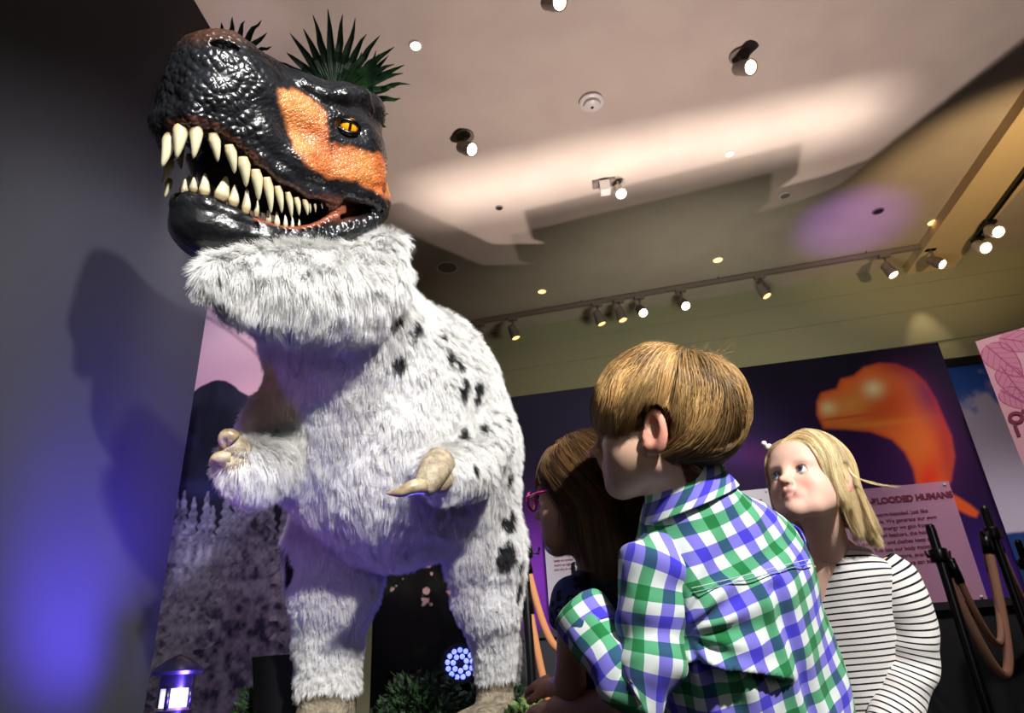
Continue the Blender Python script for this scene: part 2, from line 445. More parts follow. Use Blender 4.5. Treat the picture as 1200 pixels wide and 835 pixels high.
def spot_head(parent, base, d, r, ln, mat, glow, drop=0.0):
    """cylindrical lamp head hanging on a bracket below base, pointing along d"""
    d = np.array(d, float); d /= np.linalg.norm(d); base = np.array(base, float)
    piv = base + np.array([0, 0, -drop])
    tube('bracket', [base, piv], r * 0.22, mat, parent, 8)
    h0 = piv - d * ln * 0.45
    hd = lathe('lamp_head', [(r * .55, 0), (r * .85, ln * .08), (r * .9, ln * .45), (r * .9, ln * .5), (r, ln * .55), (r, ln), (r * .86, ln), (r * .84, ln * .93)], h0, d, mat, parent, 20)
    lathe('lens', [(r * .84, 0), (r * .6, r * .15), (r * .2, r * .22)], h0 + d * ln * 0.93, d, glow, parent, 20)
    return h0 + d * ln
def ceiling_spot(px, py, d, label, r=0.05, ln=0.15):
    c = ceil_pt(px, py); t = empty('ceiling_spotlight', c, label, 'spotlight', 'adjustable spotlights on the pale ceiling')
    lathe('canopy', [(r * 1.3, 0), (r * 1.3, 0.012), (r * .9, 0.02)], c + np.array([0, 0, -0.02]), (0, 0, 1), m_grey, t)
    spot_head(t, c - np.array([0, 0, 0.02]), d, r, ln, m_grey, m_glow, 0.10)
    return t
ceiling_spot(866, 64, (0.35, -0.75, -0.75), 'small grey ceiling spotlight shining at the upper right, above the boy')
ceiling_spot(545, 158, (0.75, -0.55, -0.8), 'grey ceiling spotlight nearest the right of the dinosaur head')
ceiling_spot(645, -14, (0.55, -0.65, -0.85), 'ceiling spotlight cut off by the top edge of the photo')
# square adaptor with a white lamp, at the rim of the bright strip
c = ceil_pt(708, 213); t = empty('ceiling_spotlight', c, 'white twin-block ceiling spotlight at the dark edge of the bright strip', 'spotlight', 'adjustable spotlights on the pale ceiling')
prism('adaptor', [(c[0] - .10, c[1] - .03), (c[0] + .08, c[1] - .06), (c[0] + .09, c[1] + .02), (c[0] - .09, c[1] + .05)], ZC - .03, ZC, m_grey, t)
prism('driver_box', [(c[0] - .05, c[1] - .06), (c[0] + .03, c[1] - .07), (c[0] + .04, c[1] + .01), (c[0] - .04, c[1] + .02)], ZC - .13, ZC - .03, m_white, t, 0.006)
spot_head(t, c + np.array([0.1, -0.03, -0.03]), (0.1, -0.5, -0.85), 0.045, 0.13, m_white, m_glow, 0.09)

def downlight(px, py, r, label, glow, nm='recessed_downlight', cat='downlight', grp='round recessed fittings in the ceiling'):
    c = ceil_pt(px, py); t = empty(nm, c, label, cat, grp)
    lathe('trim_ring', [(r, 0.0), (r * 1.02, -0.006), (r * .82, -0.010), (r * .78, -0.003)], c, (0, 0, 1), m_white if glow is not m_hole else m_grey, t)
    lathe('diffuser', [(r * .78, 0.0), (r * .4, -0.001)], c + np.array([0, 0, -0.004]), (0, 0, 1), glow, t)
downlight(487, 53, 0.038, 'glowing amber downlight to the right of the palm fronds', m_glow)
downlight(855, 180, 0.035, 'tiny yellow downlight within the bright ceiling strip', m_glow2)
downlight(841, 304, 0.055, 'dim yellow downlight above the middle of the lighting track', m_glow2)
downlight(635, 341, 0.05, 'dim yellow downlight above the left end of the lighting track', m_glow2)
downlight(1093, 260, 0.055, 'dim yellow downlight beside the warm streak of light', m_glow2)
downlight(524, 313, 0.11, 'large pale round ceiling disc close to the dinosaur neck', m_grey)
downlight(585, 243, 0.032, 'small black round hole in the bright ceiling beside the dinosaur', m_hole)
downlight(920, 229, 0.05, 'brown round fitting within the stepped patch of light', m_grey)
downlight(1029, 247, 0.05, 'dark small round fitting in the purple patch of light', m_hole)
c = ceil_pt(693, 118); t = empty('smoke_detector', c, 'white round smoke detector on the ceiling between the spotlights', 'smoke detector')
lathe('base_ring', [(0.085, 0), (0.085, -0.02), (0.075, -0.028)], c, (0, 0, 1), m_white, t)
lathe('sensor_dome', [(0.06, -0.028), (0.055, -0.05), (0.03, -0.06), (0.012, -0.062)], c, (0, 0, 1), m_white, t)
lathe('indicator', [(0.011, -0.062), (0.009, -0.067)], c, (0, 0, 1), m_hole, t)

# lighting tracks near the back wall
t0 = ceil_pt(505, 382); t1 = ceil_pt(1165, 269)
trk = empty('lighting_track', (t0 + t1) / 2, 'long grey lighting track running along the ceiling near the back wall', 'lighting track', None)
td = (t1 - t0) / np.linalg.norm(t1 - t0); tn = np.array([td[1], -td[0], 0])
prism('rail', [tuple((t0 + tn * .02)[:2]), tuple((t1 + tn * .02)[:2]), tuple((t1 - tn * .02)[:2]), tuple((t0 - tn * .02)[:2])], ZC - .07, ZC - .03, m_grey, trk)
for f in (0.05, 0.3, 0.55, 0.8, 0.97):
    p = t0 + (t1 - t0) * f; tube('hanger', [p + np.array([0, 0, -.03]), p], 0.008, m_grey, trk, 6)
u0 = ceil_pt(1142, 276, ZC - .1); u1 = ceil_pt(1215, 178, ZC - .1)
trk2 = empty('lighting_track', (u0 + u1) / 2, 'short black lighting track on the warm streak of light at the right', 'lighting track')
ud = (u1 - u0) / np.linalg.norm(u1 - u0); un = np.array([ud[1], -ud[0], 0])
prism('rail', [tuple((u0 + un * .018)[:2]), tuple((u1 + un * .018)[:2]), tuple((u1 - un * .018)[:2]), tuple((u0 - un * .018)[:2])], ZC - .14, ZC - .10, m_blackm, trk2)
def track_spot(px, py, d, lab, bright=True, mat=m_grey, r=0.05, ln=0.16, tr=(t0, t1)):
    # the head hangs below the point of the rail that is nearest to the sight line
    best = min(np.linspace(0, 1, 400), key=lambda f: abs(proj(tr[0] + (tr[1] - tr[0]) * f + np.array([0, 0, -.2]))[0] - px))
    b = tr[0] + (tr[1] - tr[0]) * best; b = np.array([b[0], b[1], ZC - .07 if tr[0] is t0 else ZC - .14])
    t = empty('track_spotlight', b, lab, 'spotlight', 'spotlights clipped to the lighting track')
    prism('track_adaptor', [(b[0] - .05, b[1] - .02), (b[0] + .05, b[1] - .03), (b[0] + .05, b[1] + .02), (b[0] - .05, b[1] + .03)], b[2] - .03, b[2], mat, t)
    spot_head(t, b + np.array([0, 0, -.03]), d, r, ln, mat, m_glow if bright else m_glow2, 0.13)
for px, d, lab, br in (
        (530, (0.2, 0.3, -1), 'dim track spotlight furthest left, half behind the dinosaur neck', False),
        (563, (0.2, 0.1, -1), 'second dim track spotlight to the right of the dinosaur neck', False),
        (601, (0.3, 0.0, -1), 'third dim track spotlight from the dinosaur neck', False),
        (702, (0.3, 0.0, -1), 'dim track spotlight just left of the bright pair above the boy', False),
        (727, (0.2, -.1, -1), 'dim track spotlight immediately left of the lit one above the boy', False),
        (750, (0.1, -.7, -.8), 'brightly lit track spotlight directly above the fringe of the boy', True),
        (799, (0.1, -.7, -.8), 'brightly lit track spotlight above the crown of the boy', True),
        (893, (0.3, -.2, -1), 'dim track spotlight to the right of the boy, halfway along the track', False),
        (1040, (0.2, -.3, -1), 'track spotlight in the purple light, near the right end of the track', True),
        (1095, (0.3, -.6, -.8), 'lit track spotlight at the foot of the warm streak of light', True)):
    track_spot(px, 0, d, lab, br)
for f, lab in ((0.02, 'lower lit spotlight of the two on the short black track'), (0.24, 'upper lit spotlight of the two on the short black track')):
    b = u0 + (u1 - u0) * f; b[2] = ZC - .14
    t = empty('track_spotlight', b, lab, 'spotlight', 'spotlights clipped to the lighting track')
    prism('track_adaptor', [(b[0] - .04, b[1] - .04), (b[0] + .04, b[1] - .04), (b[0] + .04, b[1] + .04), (b[0] - .04, b[1] + .04)], b[2] - .03, b[2], m_blackm, t)
    spot_head(t, b + np.array([0, 0, -.03]), (-.1, -.7, -.7), 0.055, 0.16, m_white, m_glow, 0.06)
# the light those lamps throw on bulkhead and wall
light('SPOT', 'bulkhead_wash', (3.6, 3.0, 2.6), (4.0, 4.6, 4.2), 150, (1.0, 0.70, 0.36), 0.05, 62, 0.7)
light('SPOT', 'back_wall_wash', (1.5, 3.6, 2.3), (1.9, 6.4, 3.2), 150, (0.95, 0.92, 0.74), 0.3, 110, 0.9)
light('SPOT', 'wall_streak', (3.93, 5.70, 4.12), (3.99, 5.92, 3.3), 16, (1.0, 0.78, 0.45), 0.02, 42, 0.8)

# ------------------------------------------------------------------ added unseen floodlight whose cut-out plate shapes the ceiling light
fl = empty('added_gobo_box', (UL[0], UL[1], 0), 'added unseen black floodlight standing on the floor behind the thermal poster', 'gobo')
hgt = .12; kf = hgt / (ZC - UL[2])
lit = [(613, 247), (624, 280), (640, 285), (578, 286), (525, 262), (470, 236)]
right = [(1200, 44), (1018, 186), (968, 205), (914, 220), (934, 205), (941, 166)]
C = [ceil_pt(*q)[:2] for q in right] + [ceil_pt(*q)[:2] for q in lit]
C = [np.array([4.9, .6])] + [np.array([3.9, 2.2])] + C + [np.array([-3.2, 5.3]), np.array([-3.2, .6])]
hole = [UL[:2] + (c - UL[:2]) * kf for c in C]
ctr = np.mean(hole, 0); ang = [math.atan2(h[1] - ctr[1], h[0] - ctr[0]) for h in hole]
bm = bmesh.new()
outer = [(UL[0] - .16, UL[1] - .12), (UL[0] + .20, UL[1] - .12), (UL[0] + .20, UL[1] + .17), (UL[0] - .16, UL[1] + .17)]
zt = UL[2] + hgt
vo = [bm.verts.new((x, y, zt)) for x, y in outer]; vi = [bm.verts.new((x, y, zt)) for x, y in hole]
ed = [bm.edges.new((vo[i], vo[(i + 1) % 4])) for i in range(4)] + [bm.edges.new((vi[i], vi[(i + 1) % len(vi)])) for i in range(len(vi))]
bmesh.ops.triangle_fill(bm, use_beauty=True, edges=ed)
me = bpy.data.meshes.new('gobo_plate'); bm.to_mesh(me); bm.free()
link_mesh('gobo_plate', me, m_black, fl, smooth=False)
for i in range(4):
    a, b = np.array(outer[i]), np.array(outer[(i + 1) % 4])
    slab('housing_panel', [(a[0], a[1], UL[2] - .1), (b[0], b[1], UL[2] - .1), (b[0], b[1], zt + .004), (a[0], a[1], zt + .004)], .004, m_black, fl)
prism('housing_base', outer, UL[2] - .104, UL[2] - .1, m_black, fl)
for x, y in outer: tube('leg', [(x, y, 0), (x, y, UL[2] - .1)], .01, m_black, fl, 8)
# ================================================================== EXHIBIT GRAPHICS
def board(name, parent, O, ux, wd_, ht, nx, ny, colfn, mat, thick=0.03, edge_mat=None):
    """upright board: O lower-left front corner, ux horizontal unit; colfn(x01, z01)->rgb linear; the print is the front skin of a solid board"""
    ux = np.array(ux, float); ux /= np.linalg.norm(ux); uz = np.array([0, 0, 1.0]); n = np.cross(ux, uz)
    if n.dot(CAM - O) < 0: n = -n
    g = np.stack(np.meshgrid(np.linspace(0, 1, nx), np.linspace(0, 1, ny), indexing='ij'), -1).reshape(-1, 2)
    V = O + g[:, :1] * wd_ * ux + g[:, 1:] * ht * uz
    i = np.arange(nx - 1)[:, None] * ny + np.arange(ny - 1)[None]; i = i.ravel()
    Fc = np.stack([i, i + ny, i + ny + 1, i + 1], 1)
    mesh('print', V + n * 0.001, Fc, mat, parent, smooth=False, cols=colfn(g[:, 0], g[:, 1], V))
    q = [O, O + ux * wd_, O + ux * wd_ + uz * ht, O + uz * ht]
    slab('backing_board', q, thick, edge_mat or m_black, parent)
    return n
def L3(r, g, b): return np.array(rgb(r, g, b)[:3])
def mixc(a, b, t): return a * (1 - t[:, None]) + b * t[:, None]
def seg_d(p, a, b):
    a = np.array(a, float); b = np.array(b, float); ab = b - a; t = np.clip(((p - a) @ ab) / (ab @ ab), 0, 1)
    return np.linalg.norm(p - a - t[:, None] * ab, axis=1), t
def poly_sd(p, poly):
    poly = np.array(poly, float); d = np.full(len(p), 1e9); ins = np.zeros(len(p), bool)
    for i in range(len(poly)):
        a, b = poly[i], poly[(i + 1) % len(poly)]; d = np.minimum(d, seg_d(p, a, b)[0])
        c = (a[1] > p[:, 1]) != (b[1] > p[:, 1])
        with np.errstate(divide='ignore', invalid='ignore'):
            xx = (b[0] - a[0]) * (p[:, 1] - a[1]) / (b[1] - a[1]) + a[0]
        ins ^= c & (p[:, 0] < xx)
    return np.where(ins, -d, d)

m_print = Mat('printed_panel', rough=0.65, spec=0.12).attr('col')
# --- large thermal-image poster
sx = np.array([0.9836, -0.1801, 0.0]); TR = P(1099, 401, 3.0)
sn = np.array([-sx[1], sx[0], 0.0])                       # points away from the camera
TRb = onplane(1178, 700, TR, sn); z_b = TRb[2]
PW = 1.93; PH = TR[2] - z_b
O = TR - sx * PW; O = np.array([O[0], O[1], z_b])
def thermal(u, v, V):
    q = proj(V)                                        # design laid out once in the plane of the poster
    c = np.tile(L3(15, 11, 27), (len(u), 1))
    # purple glow areas
    def gl(cx, cy, rx, ry, col, s=1.0, ang=0.0):
        nonlocal c
        x = q[:, 0] - cx; y = q[:, 1] - cy; ca, sa = math.cos(ang), math.sin(ang); X = x * ca + y * sa; Y = -x * sa + y * ca
        t = np.exp(-(X / rx) ** 2 - (Y / ry) ** 2) * s; c = mixc(c, L3(*col), np.clip(t, 0, 1))
    gl(1010, 560, 150, 80, (58, 22, 80), .9); gl(640, 680, 60, 70, (110, 40, 150), 1.0); gl(1130, 690, 120, 70, (74, 40, 140), .95)
    gl(870, 528, 95, 17, (80, 38, 112), .95, 0.12); gl(905, 532, 28, 12, (96, 30, 70), .8, 0.12); gl(830, 500, 120, 35, (40, 28, 70), .6)
    gl(745, 600, 40, 26, (150, 40, 120), .9)
    body = [(957, 486), (957, 470), (962, 460), (980, 455), (985, 444), (1000, 440), (1012, 430), (1030, 425), (1050, 426), (1070, 434), (1085, 448), (1097, 468),
            (1106, 490), (1115, 510), (1119, 535), (1115, 562), (1105, 585), (1085, 612), (1078, 600), (1075, 575), (1070, 550), (1060, 530), (1045, 515), (1020, 506), (990, 503), (965, 502)]
    d = poly_sd(q, body)
    arm = [(1112, 576), (1126, 584), (1138, 592), (1147, 600), (1144, 606), (1136, 604), (1124, 598), (1110, 592)]
    da = poly_sd(q, arm)
    ins = sstep(2.5, -2.5, d)
    bc = np.tile(L3(246, 118, 44), (len(u), 1))
    def bl(cx, cy, rx, ry, col, s=1.0, ang=0.0):
        nonlocal bc
        x = q[:, 0] - cx; y = q[:, 1] - cy; ca, sa = math.cos(ang), math.sin(ang); X = x * ca + y * sa; Y = -x * sa + y * ca
        bc = mixc(bc, L3(*col), np.clip(np.exp(-(X / rx) ** 2 - (Y / ry) ** 2) * s, 0, 1))
    bl(1040, 475, 36, 26, (206, 70, 30), .8); bl(1092, 462, 22, 42, (110, 35, 90), .95, -0.5); bl(1108, 520, 14, 60, (180, 50, 60), .9, -.15)
    bl(1060, 428, 40, 14, (160, 45, 60), .9, .3); bl(1088, 560, 16, 44, (236, 50, 34), .9, .1); bl(995, 475, 26, 14, (240, 160, 66), .95, -.3); bl(1080, 525, 20, 22, (240, 120, 50), .7)
    bl(970, 478, 10, 8, (255, 226, 150), 1.0); bl(1023, 455, 12, 10, (255, 232, 160), 1.0); bl(1010, 498, 50, 4, (240, 150, 60), .8, -.1)
    bl(990, 489, 34, 1.6, (210, 90, 36), .9, -.12)
    rim = np.exp(-(d / 4) ** 2) * 0.45; bc = mixc(bc, L3(200, 60, 40), rim)
    c = mixc(c, L3(96, 30, 90), 0.5 * np.exp(-np.clip(d, 0, None) / 12.0) * sstep(1000, 1080, q[:, 0]))
    c = mixc(c, bc * .95, ins); c = mixc(c, L3(236, 96, 40), sstep(2.5, -2.5, da))
    return c
pst = empty('exhibit_poster', O, 'big dark purple poster of a glowing orange thermal dinosaur head and neck', 'poster')
board('poster', pst, O, sx, PW, PH, 560, 320, thermal, m_print, 0.04)
# plinth that carries the poster
sk = empty('poster_plinth', (O[0], O[1], 0), 'black plinth below the orange thermal dinosaur poster', 'plinth')
b0 = O - sx * .05 - sn * .02; b1 = O + sx * (PW + .02) - sn * .02
prism('plinth_body', [tuple(b0[:2]), tuple(b1[:2]), tuple((b1 + sn * .22)[:2]), tuple((b0 + sn * .22)[:2])], 0, z_b - .004, m_black, sk)
prism('plinth_cap', [tuple((b0 - sn * .02 - sx * .01)[:2]), tuple((b1 - sn * .02 + sx * .01)[:2]), tuple((b1 + sn * .24 + sx * .01)[:2]), tuple((b0 + sn * .24 - sx * .01)[:2])], z_b - .03, z_b - .002, m_black, sk)

def text(body, loc, ux, size, mat, parent, name='lettering', bold=0.0, align='LEFT'):
    cu = bpy.data.curves.new(name, 'FONT'); cu.body = body; cu.size = size; cu.extrude = 0.0006; cu.offset = bold; cu.align_x = align
    cu.materials.append(mat.m); o = bpy.data.objects.new(name, cu); COL.objects.link(o)
    ux = Vector(ux).normalized(); uz = Vector((0, 0, 1)); n = ux.cross(uz)
    m = Matrix((ux, uz, n)).transposed().to_4x4(); m.translation = Vector(loc) - (parent.location if parent else Vector())
    o.matrix_world = m; bpy.context.view_layer.update()
    me = bpy.data.meshes.new_from_object(o.evaluated_get(bpy.context.evaluated_depsgraph_get()))
    bpy.data.objects.remove(o); o = bpy.data.objects.new(name, me); COL.objects.link(o)
    o.parent = parent; o.matrix_local = m
    return o
# --- frosted text panels standing just in front of the poster
m_frost = Mat('frosted_acrylic', rgb(214, 160, 190), 0.35, alpha=0.66)
m_frostw = Mat('pale_acrylic', rgb(176, 168, 176), 0.4, alpha=0.85)
m_ink = Mat('maroon_ink', rgb(120, 28, 60), 0.6)
def text_panel(px0, py0, px1, py1, label, title, lines, mat, tsize, lsize, dx=0.0, width=None):
    c0 = onplane(px0, py0, TR - sn * .035, sn); c1 = onplane(px1, py1, TR - sn * .035, sn)
    z1, z0 = c0[2], c1[2]; wdt = width or (c1 - c0).dot(sx); o_ = np.array([c0[0], c0[1], z0])
    t = empty('text_panel', o_, label, 'text panel', 'frosted text panels on the thermal poster')
    q = [o_, o_ + sx * wdt, o_ + sx * wdt + np.array([0, 0, z1 - z0]), o_ + np.array([0, 0, z1 - z0])]
    slab('acrylic_sheet', q, 0.008, mat, t)
    for (fx, fz) in ((.04, .03), (.96, .03), (.04, .97), (.96, .97)):
        pp = o_ + sx * wdt * fx + np.array([0, 0, (z1 - z0) * fz])
        tube('standoff', [pp - sn * .003, pp + sn * .036], 0.006, m_white, t, 10)
    f = o_ - sn * 0.002
    text(title, f + sx * (0.03 + dx) + np.array([0, 0, z1 - z0 - 0.065]), sx, tsize, m_ink, t, 'title_lettering', 0.0015)
    for i, ln_ in enumerate(lines):
        text(ln_, f + sx * (0.035 + dx) + np.array([0, 0, z1 - z0 - 0.115 - i * lsize * 1.32]), sx, lsize, m_ink, t, 'text_line', 0.0002)
    return t
text_panel(968, 577, 1158, 703, 'frosted pink text panel about blooded humans below the orange thermal dinosaur', 'WARM-BLOODED HUMANS',
           ['Humans are warm-blooded, just like', 'other mammals. We generate our own', 'heat from the energy we gain from', 'food. Instead of feathers, the hair', 'on our bodies and clothes keep the', 'heat in. This lets our body maintain', 'a constant temperature, even when', 'it is cold outside and we can be', 'active day and night.'], m_frost, 0.033, 0.0205, 0.02)
text_panel(838, 578, 902, 690, 'small pale text panel between the boy and the blond girl', 'THE ICE', ['cold', 'winter'], m_frostw, 0.030, 0.022, 0.045, .215)
text_panel(637, 622, 680, 712, 'white text panel behind the chin of the girl in pink glasses', 'FEATHERS', ['Feathers help to', 'keep an animal', 'warm at night', 'and dry in rain'], m_frostw, 0.022, 0.014, 0.0, .20)

# --- sky-and-hills mural behind, on the right
def sky_fn(u, v, V):
    q = proj(V); p3 = V * 3.0
    c = mixc(np.tile(L3(150, 170, 226), (len(u), 1)), L3(58, 104, 200), sstep(.70, .95, v))
    cl = sstep(-.02, .12, fbm(p3 * 2.2, 4) * .5 + .50 - np.abs(v - .62) * 2.2 + .16)
    c = mixc(c, L3(226, 212, 232), cl * .95)
    hz = .445 + .015 * fbm(V * 6.0, 9)
    hill = sstep(hz + .004, hz - .004, v)
    hc = mixc(np.tile(L3(40, 74, 140), (len(u), 1)), L3(44, 66, 84), sstep(.44, .20, v)); hc = hc * (1 + .35 * fbm(V * 9, 3)[:, None])
    return mixc(c, hc, hill)
mp0 = P(1106, 421, 3.75); mz0 = 0.55
mo = np.array([mp0[0] - .25, mp0[1] + .046, mz0])
mur = empty('sky_mural', mo, 'tall mural of blue sky, white cloud and blue hills behind the poster edge', 'mural')
H_ = mp0[2] - .05 - mz0
board('m', mur, mo, sx, 1.7, H_, 240, 260, sky_fn, m_print, 0.04)
q = mo - sn * .006
for nm_, aa, bb in (('frame_top', H_, H_ + .05), ('frame_bottom', -.05, 0)):
    slab(nm_, [q + np.array([0, 0, aa]) - sx * .05, q + np.array([0, 0, aa]) + sx * 1.75, q + np.array([0, 0, bb]) + sx * 1.75, q + np.array([0, 0, bb]) - sx * .05], .06, m_black, mur)
pl2 = prism('mural_plinth', [tuple((mo - sx * .05)[:2]), tuple((mo + sx * 1.75)[:2]), tuple((mo + sx * 1.75 + sn * .2)[:2]), tuple((mo - sx * .05 + sn * .2)[:2])], 0, mz0 - .052, m_black)
tagobj(pl2, 'black plinth under the blue sky mural at the far right', 'plinth')

# --- pink sign with leaf drawings
KT = P(1143, 400, 2.75); kx = np.array([0.77, -0.64, 0.0]); kx /= np.linalg.norm(kx); kn = np.array([-kx[1], kx[0], 0])
kz0 = 0.9; ko = np.array([KT[0], KT[1], kz0]); kh = KT[2] - kz0
def leaf_fn(u, v, V):
    X = u * 0.9; Z = v * kh; p = np.stack([X, Z], 1); c = np.tile(L3(214, 160, 168), (len(u), 1))
    c = mixc(c, L3(226, 176, 178), sstep(.25, .27, u + (1 - v) * .3))
    ink = np.zeros(len(u)); 
    def leaf(cx, cz, ang, ln, wd_):
        nonlocal ink, c
        a = np.array([math.cos(ang), math.sin(ang)]); b = np.array([-a[1], a[0]]); q = p - np.array([cx, cz]); s = q @ a / ln; t = q @ b
        hw = wd_ * np.sqrt(np.clip(s * (1 - s), 0, 1)) * (1.6 - s) ; dd_ = np.abs(t) - hw; on = (s > -.02) & (s < 1.02)
        w_ = .0022
        ink = np.maximum(ink, sstep(w_, w_ * .4, np.abs(dd_)) * on)
        inn = (dd_ < 0) & on; c = np.where(inn[:, None], L3(200, 128, 150), c)
        ink = np.maximum(ink, sstep(w_, w_ * .4, np.abs(t)) * inn)
        fr = np.abs(((s - np.abs(t) / ln * .9) * 6) % 1 - .5) * ln / 6
        ink = np.maximum(ink, sstep(w_ * .8, w_ * .3, fr) * inn * .8)
    T = kh
    leaf(.03, T - .03, -1.15, .17, .085); leaf(.08, T - .015, -.55, .16, .075); leaf(.05, T - .13, -1.35, .16, .07); leaf(.20, T - .01, -1.2, .12, .06)
    leaf(.30, T - .02, -.8, .18, .08); leaf(.02, T - .22, -.9, .13, .06)
    return mixc(c, L3(150, 50, 100), ink)
pk = empty('pink_sign', ko, 'pink sign with outlined leaves and maroon letters at the right edge', 'sign')
board('k', pk, ko, kx, 0.9, kh, 420, 460, leaf_fn, m_print, 0.03, Mat('pink_edge', rgb(150, 80, 110), 0.6))
def on_sign(px, py): return onplane(px, py, ko - kn * .004, kn)
text('OTHER', on_sign(1184, 497), kx, 0.060, m_ink, pk, 'title_lettering', 0.003)
text('1', on_sign(1189, 511), kx, 0.055, m_ink, pk, 'title_lettering', 0.003)
pf = prism('sign_stand', [tuple((ko + kx * .1)[:2]), tuple((ko + kx * .8)[:2]), tuple((ko + kx * .8 + kn * .3)[:2]), tuple((ko + kx * .1 + kn * .3)[:2])], 0, kz0 - .002, m_black)
tagobj(pf, 'black stand below the pink sign with leaves', 'stand')

# ------------------------------------------------------------------ forest murals behind the dinosaur
def forest_fn(u, v, V):
    # pinkish dusk sky, dark mountain, snowy firs
    X = V[:, 0]; Z = V[:, 2]; p = np.stack([X, Z, X * 0], 1)
    c = mixc(np.tile(L3(196, 170, 176), (len(u), 1)), L3(160, 124, 138), sstep(2.6, 2.0, Z))
    ridge = 1.94 + .11 * np.exp(-((X + 1.34) / .13) ** 2) + .025 * fbm(p * 9, 2) - .12 * sstep(-1.15, -.9, X)
    mt = sstep(ridge + .006, ridge - .006, Z)
    mc = np.tile(L3(17, 17, 32), (len(u), 1)) * (1 + .9 * np.clip(fbm(p * np.array([14, 5, 1]), 5), -.8, 1)[:, None])
    mist = np.clip(fbm(p * np.array([3, 5, 1]) + np.array([X * 0, X * 1.3, X]).T, 8) * 1.6, 0, 1) * np.exp(-((Z - 1.65) / .2) ** 2)
    mc = mixc(mc, L3(44, 44, 92), mist)
    c = mixc(c, mc, mt)
    # fir ranks
    for base, top, n, seedv, cl, cd_ in ((1.1, 1.50, 26, 1, (128, 122, 150), (54, 50, 74)), (.8, 1.30, 17, 2, (150, 144, 168), (62, 58, 84)), (.4, 1.05, 12, 3, (160, 154, 176), (66, 62, 88))):
        rg = np.random.default_rng(seedv)
        n = int(n * 1.5); xs = np.linspace(-1.75, -.45, n) + rg.normal(0, .02, n); hs = top + rg.normal(0, .05, n)
        for xx, hh in zip(xs, hs):
            f = (hh - Z) / (hh - base + .3); hw = .075 * np.clip(f, 0, None) ** .8 * (1 + .30 * np.sin(Z * 170 + xx * 50) + .25 * fbm(np.stack([X * 0 + xx * 9, Z * 50, X * 30], 1), 6)) + .003
            m_ = sstep(.004, -.004, np.abs(X - xx - .003 * np.sin(Z * 40 + xx * 9)) - hw) * (f > 0)
            sh = np.clip(.5 + .9 * fbm(np.stack([(X - xx) * 42, Z * 46, X * 0 + xx * 7], 1), 7) - (X - xx) * 5, 0, 1)
            c = mixc(c, mixc(np.tile(L3(*cd_), (len(u), 1)), L3(*cl), sh), m_)
    # one tall fir at the right
    f = (1.76 - Z) / 1.2; hw = .21 * f * (1 + .28 * np.sin(Z * 85 + .6 * np.sin(X * 60))) ; m_ = sstep(.006, -.006, np.abs(X + 1.10) - hw) * (f > 0)
    sh = np.clip(.4 + 1.1 * fbm(np.stack([X * 40, Z * 34, X * 0], 1), 11) + .1, 0, 1)
    c = mixc(c, mixc(np.tile(L3(44, 40, 66), (len(u), 1)), L3(128, 118, 150), sh), m_)
    return np.clip(c, 0, 1)
fm = empty('snowy_forest_mural', (-1.5, 2.75, 0.55), 'mural of snowy fir forest and dark mountain under a pink sky at the left', 'mural')
board('f', fm, np.array([-1.78, 2.80, 0.4]), np.array([0.99, 0.02, 0]), 1.12, 2.25, 420, 760, forest_fn, m_print, 0.04)
def wood_fn(u, v, V):
    X = V[:, 0]; Z = V[:, 2]; p = np.stack([X, Z, X * 0], 1)
    n = fbm(p * 16, 21, 5); c = mixc(np.tile(L3(8, 9, 10), (len(u), 1)), L3(28, 40, 26), sstep(.05, .5, n)) * (1 - .3 * v[:, None])
    for px_, py_, r in ((497, 703, .022), (500, 693, .017), (503, 662, .014), (506, 672, .010), (529, 692, .022), (535, 688, .018), (460, 690, .014), (464, 686, .008), (472, 678, .006), (505, 708, .008), (447, 690, .006)):
        g_ = onplane(px_, py_, (0, 3.0, 0), (0, 1, 0)); cx, cz = g_[0], g_[2]
        d = np.hypot(X - cx, (Z - cz)) / r + .8 * fbm(p * 60, 30); c = mixc(c, L3(255, 214, 206), sstep(.9, .6, d))
    return c * .55
wm = empty('dark_forest_mural', (-.2, 2.95, 0.6), 'dark forest mural with pink glints of sky seen between the dinosaur legs', 'mural')
board('w', wm, np.array([-.64, 3.0, 0.602]), np.array([0.99, 0.02, 0]), 0.60, 0.86, 240, 300, wood_fn, m_print, 0.04)
# ================================================================== THE FURRY DINOSAUR
rng = np.random.default_rng(7)
dino = empty('dinosaur_model', (-.33, 2.15, PZ), 'white furry dinosaur with black spots and a glossy black and orange head baring its teeth', 'dinosaur')

# ---- head frame: sagittal plane through O, axes forward a, up b, near side c
HO = P(330, 170, 1.62)
hv = (CAM - HO) / np.linalg.norm(CAM - HO)
hr = RM @ np.array([1.0, 0, 0]); hr = hr - hv * hr.dot(hv); hr /= np.linalg.norm(hr); hu = np.cross(hv, hr)
ph, ps, ro = math.radians(28), math.radians(20), math.radians(-16)
ha = -math.cos(ph) * math.cos(ps) * hr + math.cos(ph) * math.sin(ps) * hu + math.sin(ph) * hv
hc = hv - ha * hv.dot(ha); hc /= np.linalg.norm(hc); hb = np.cross(hc, ha)
if hb.dot(hu) < 0: hb = -hb
hb, hc = hb * math.cos(ro) + hc * math.sin(ro), hc * math.cos(ro) - hb * math.sin(ro)
HB = np.stack([ha, hb, hc])
def H(px, py, c): return onplane(px, py, HO + hc * c, hc)
def mir(p): p = np.asarray(p); return p - 2 * ((p - HO) @ hc)[..., None] * hc
def hl(p): return (np.asarray(p) - HO) @ HB.T
def hw(l): return HO + np.asarray(l) @ HB

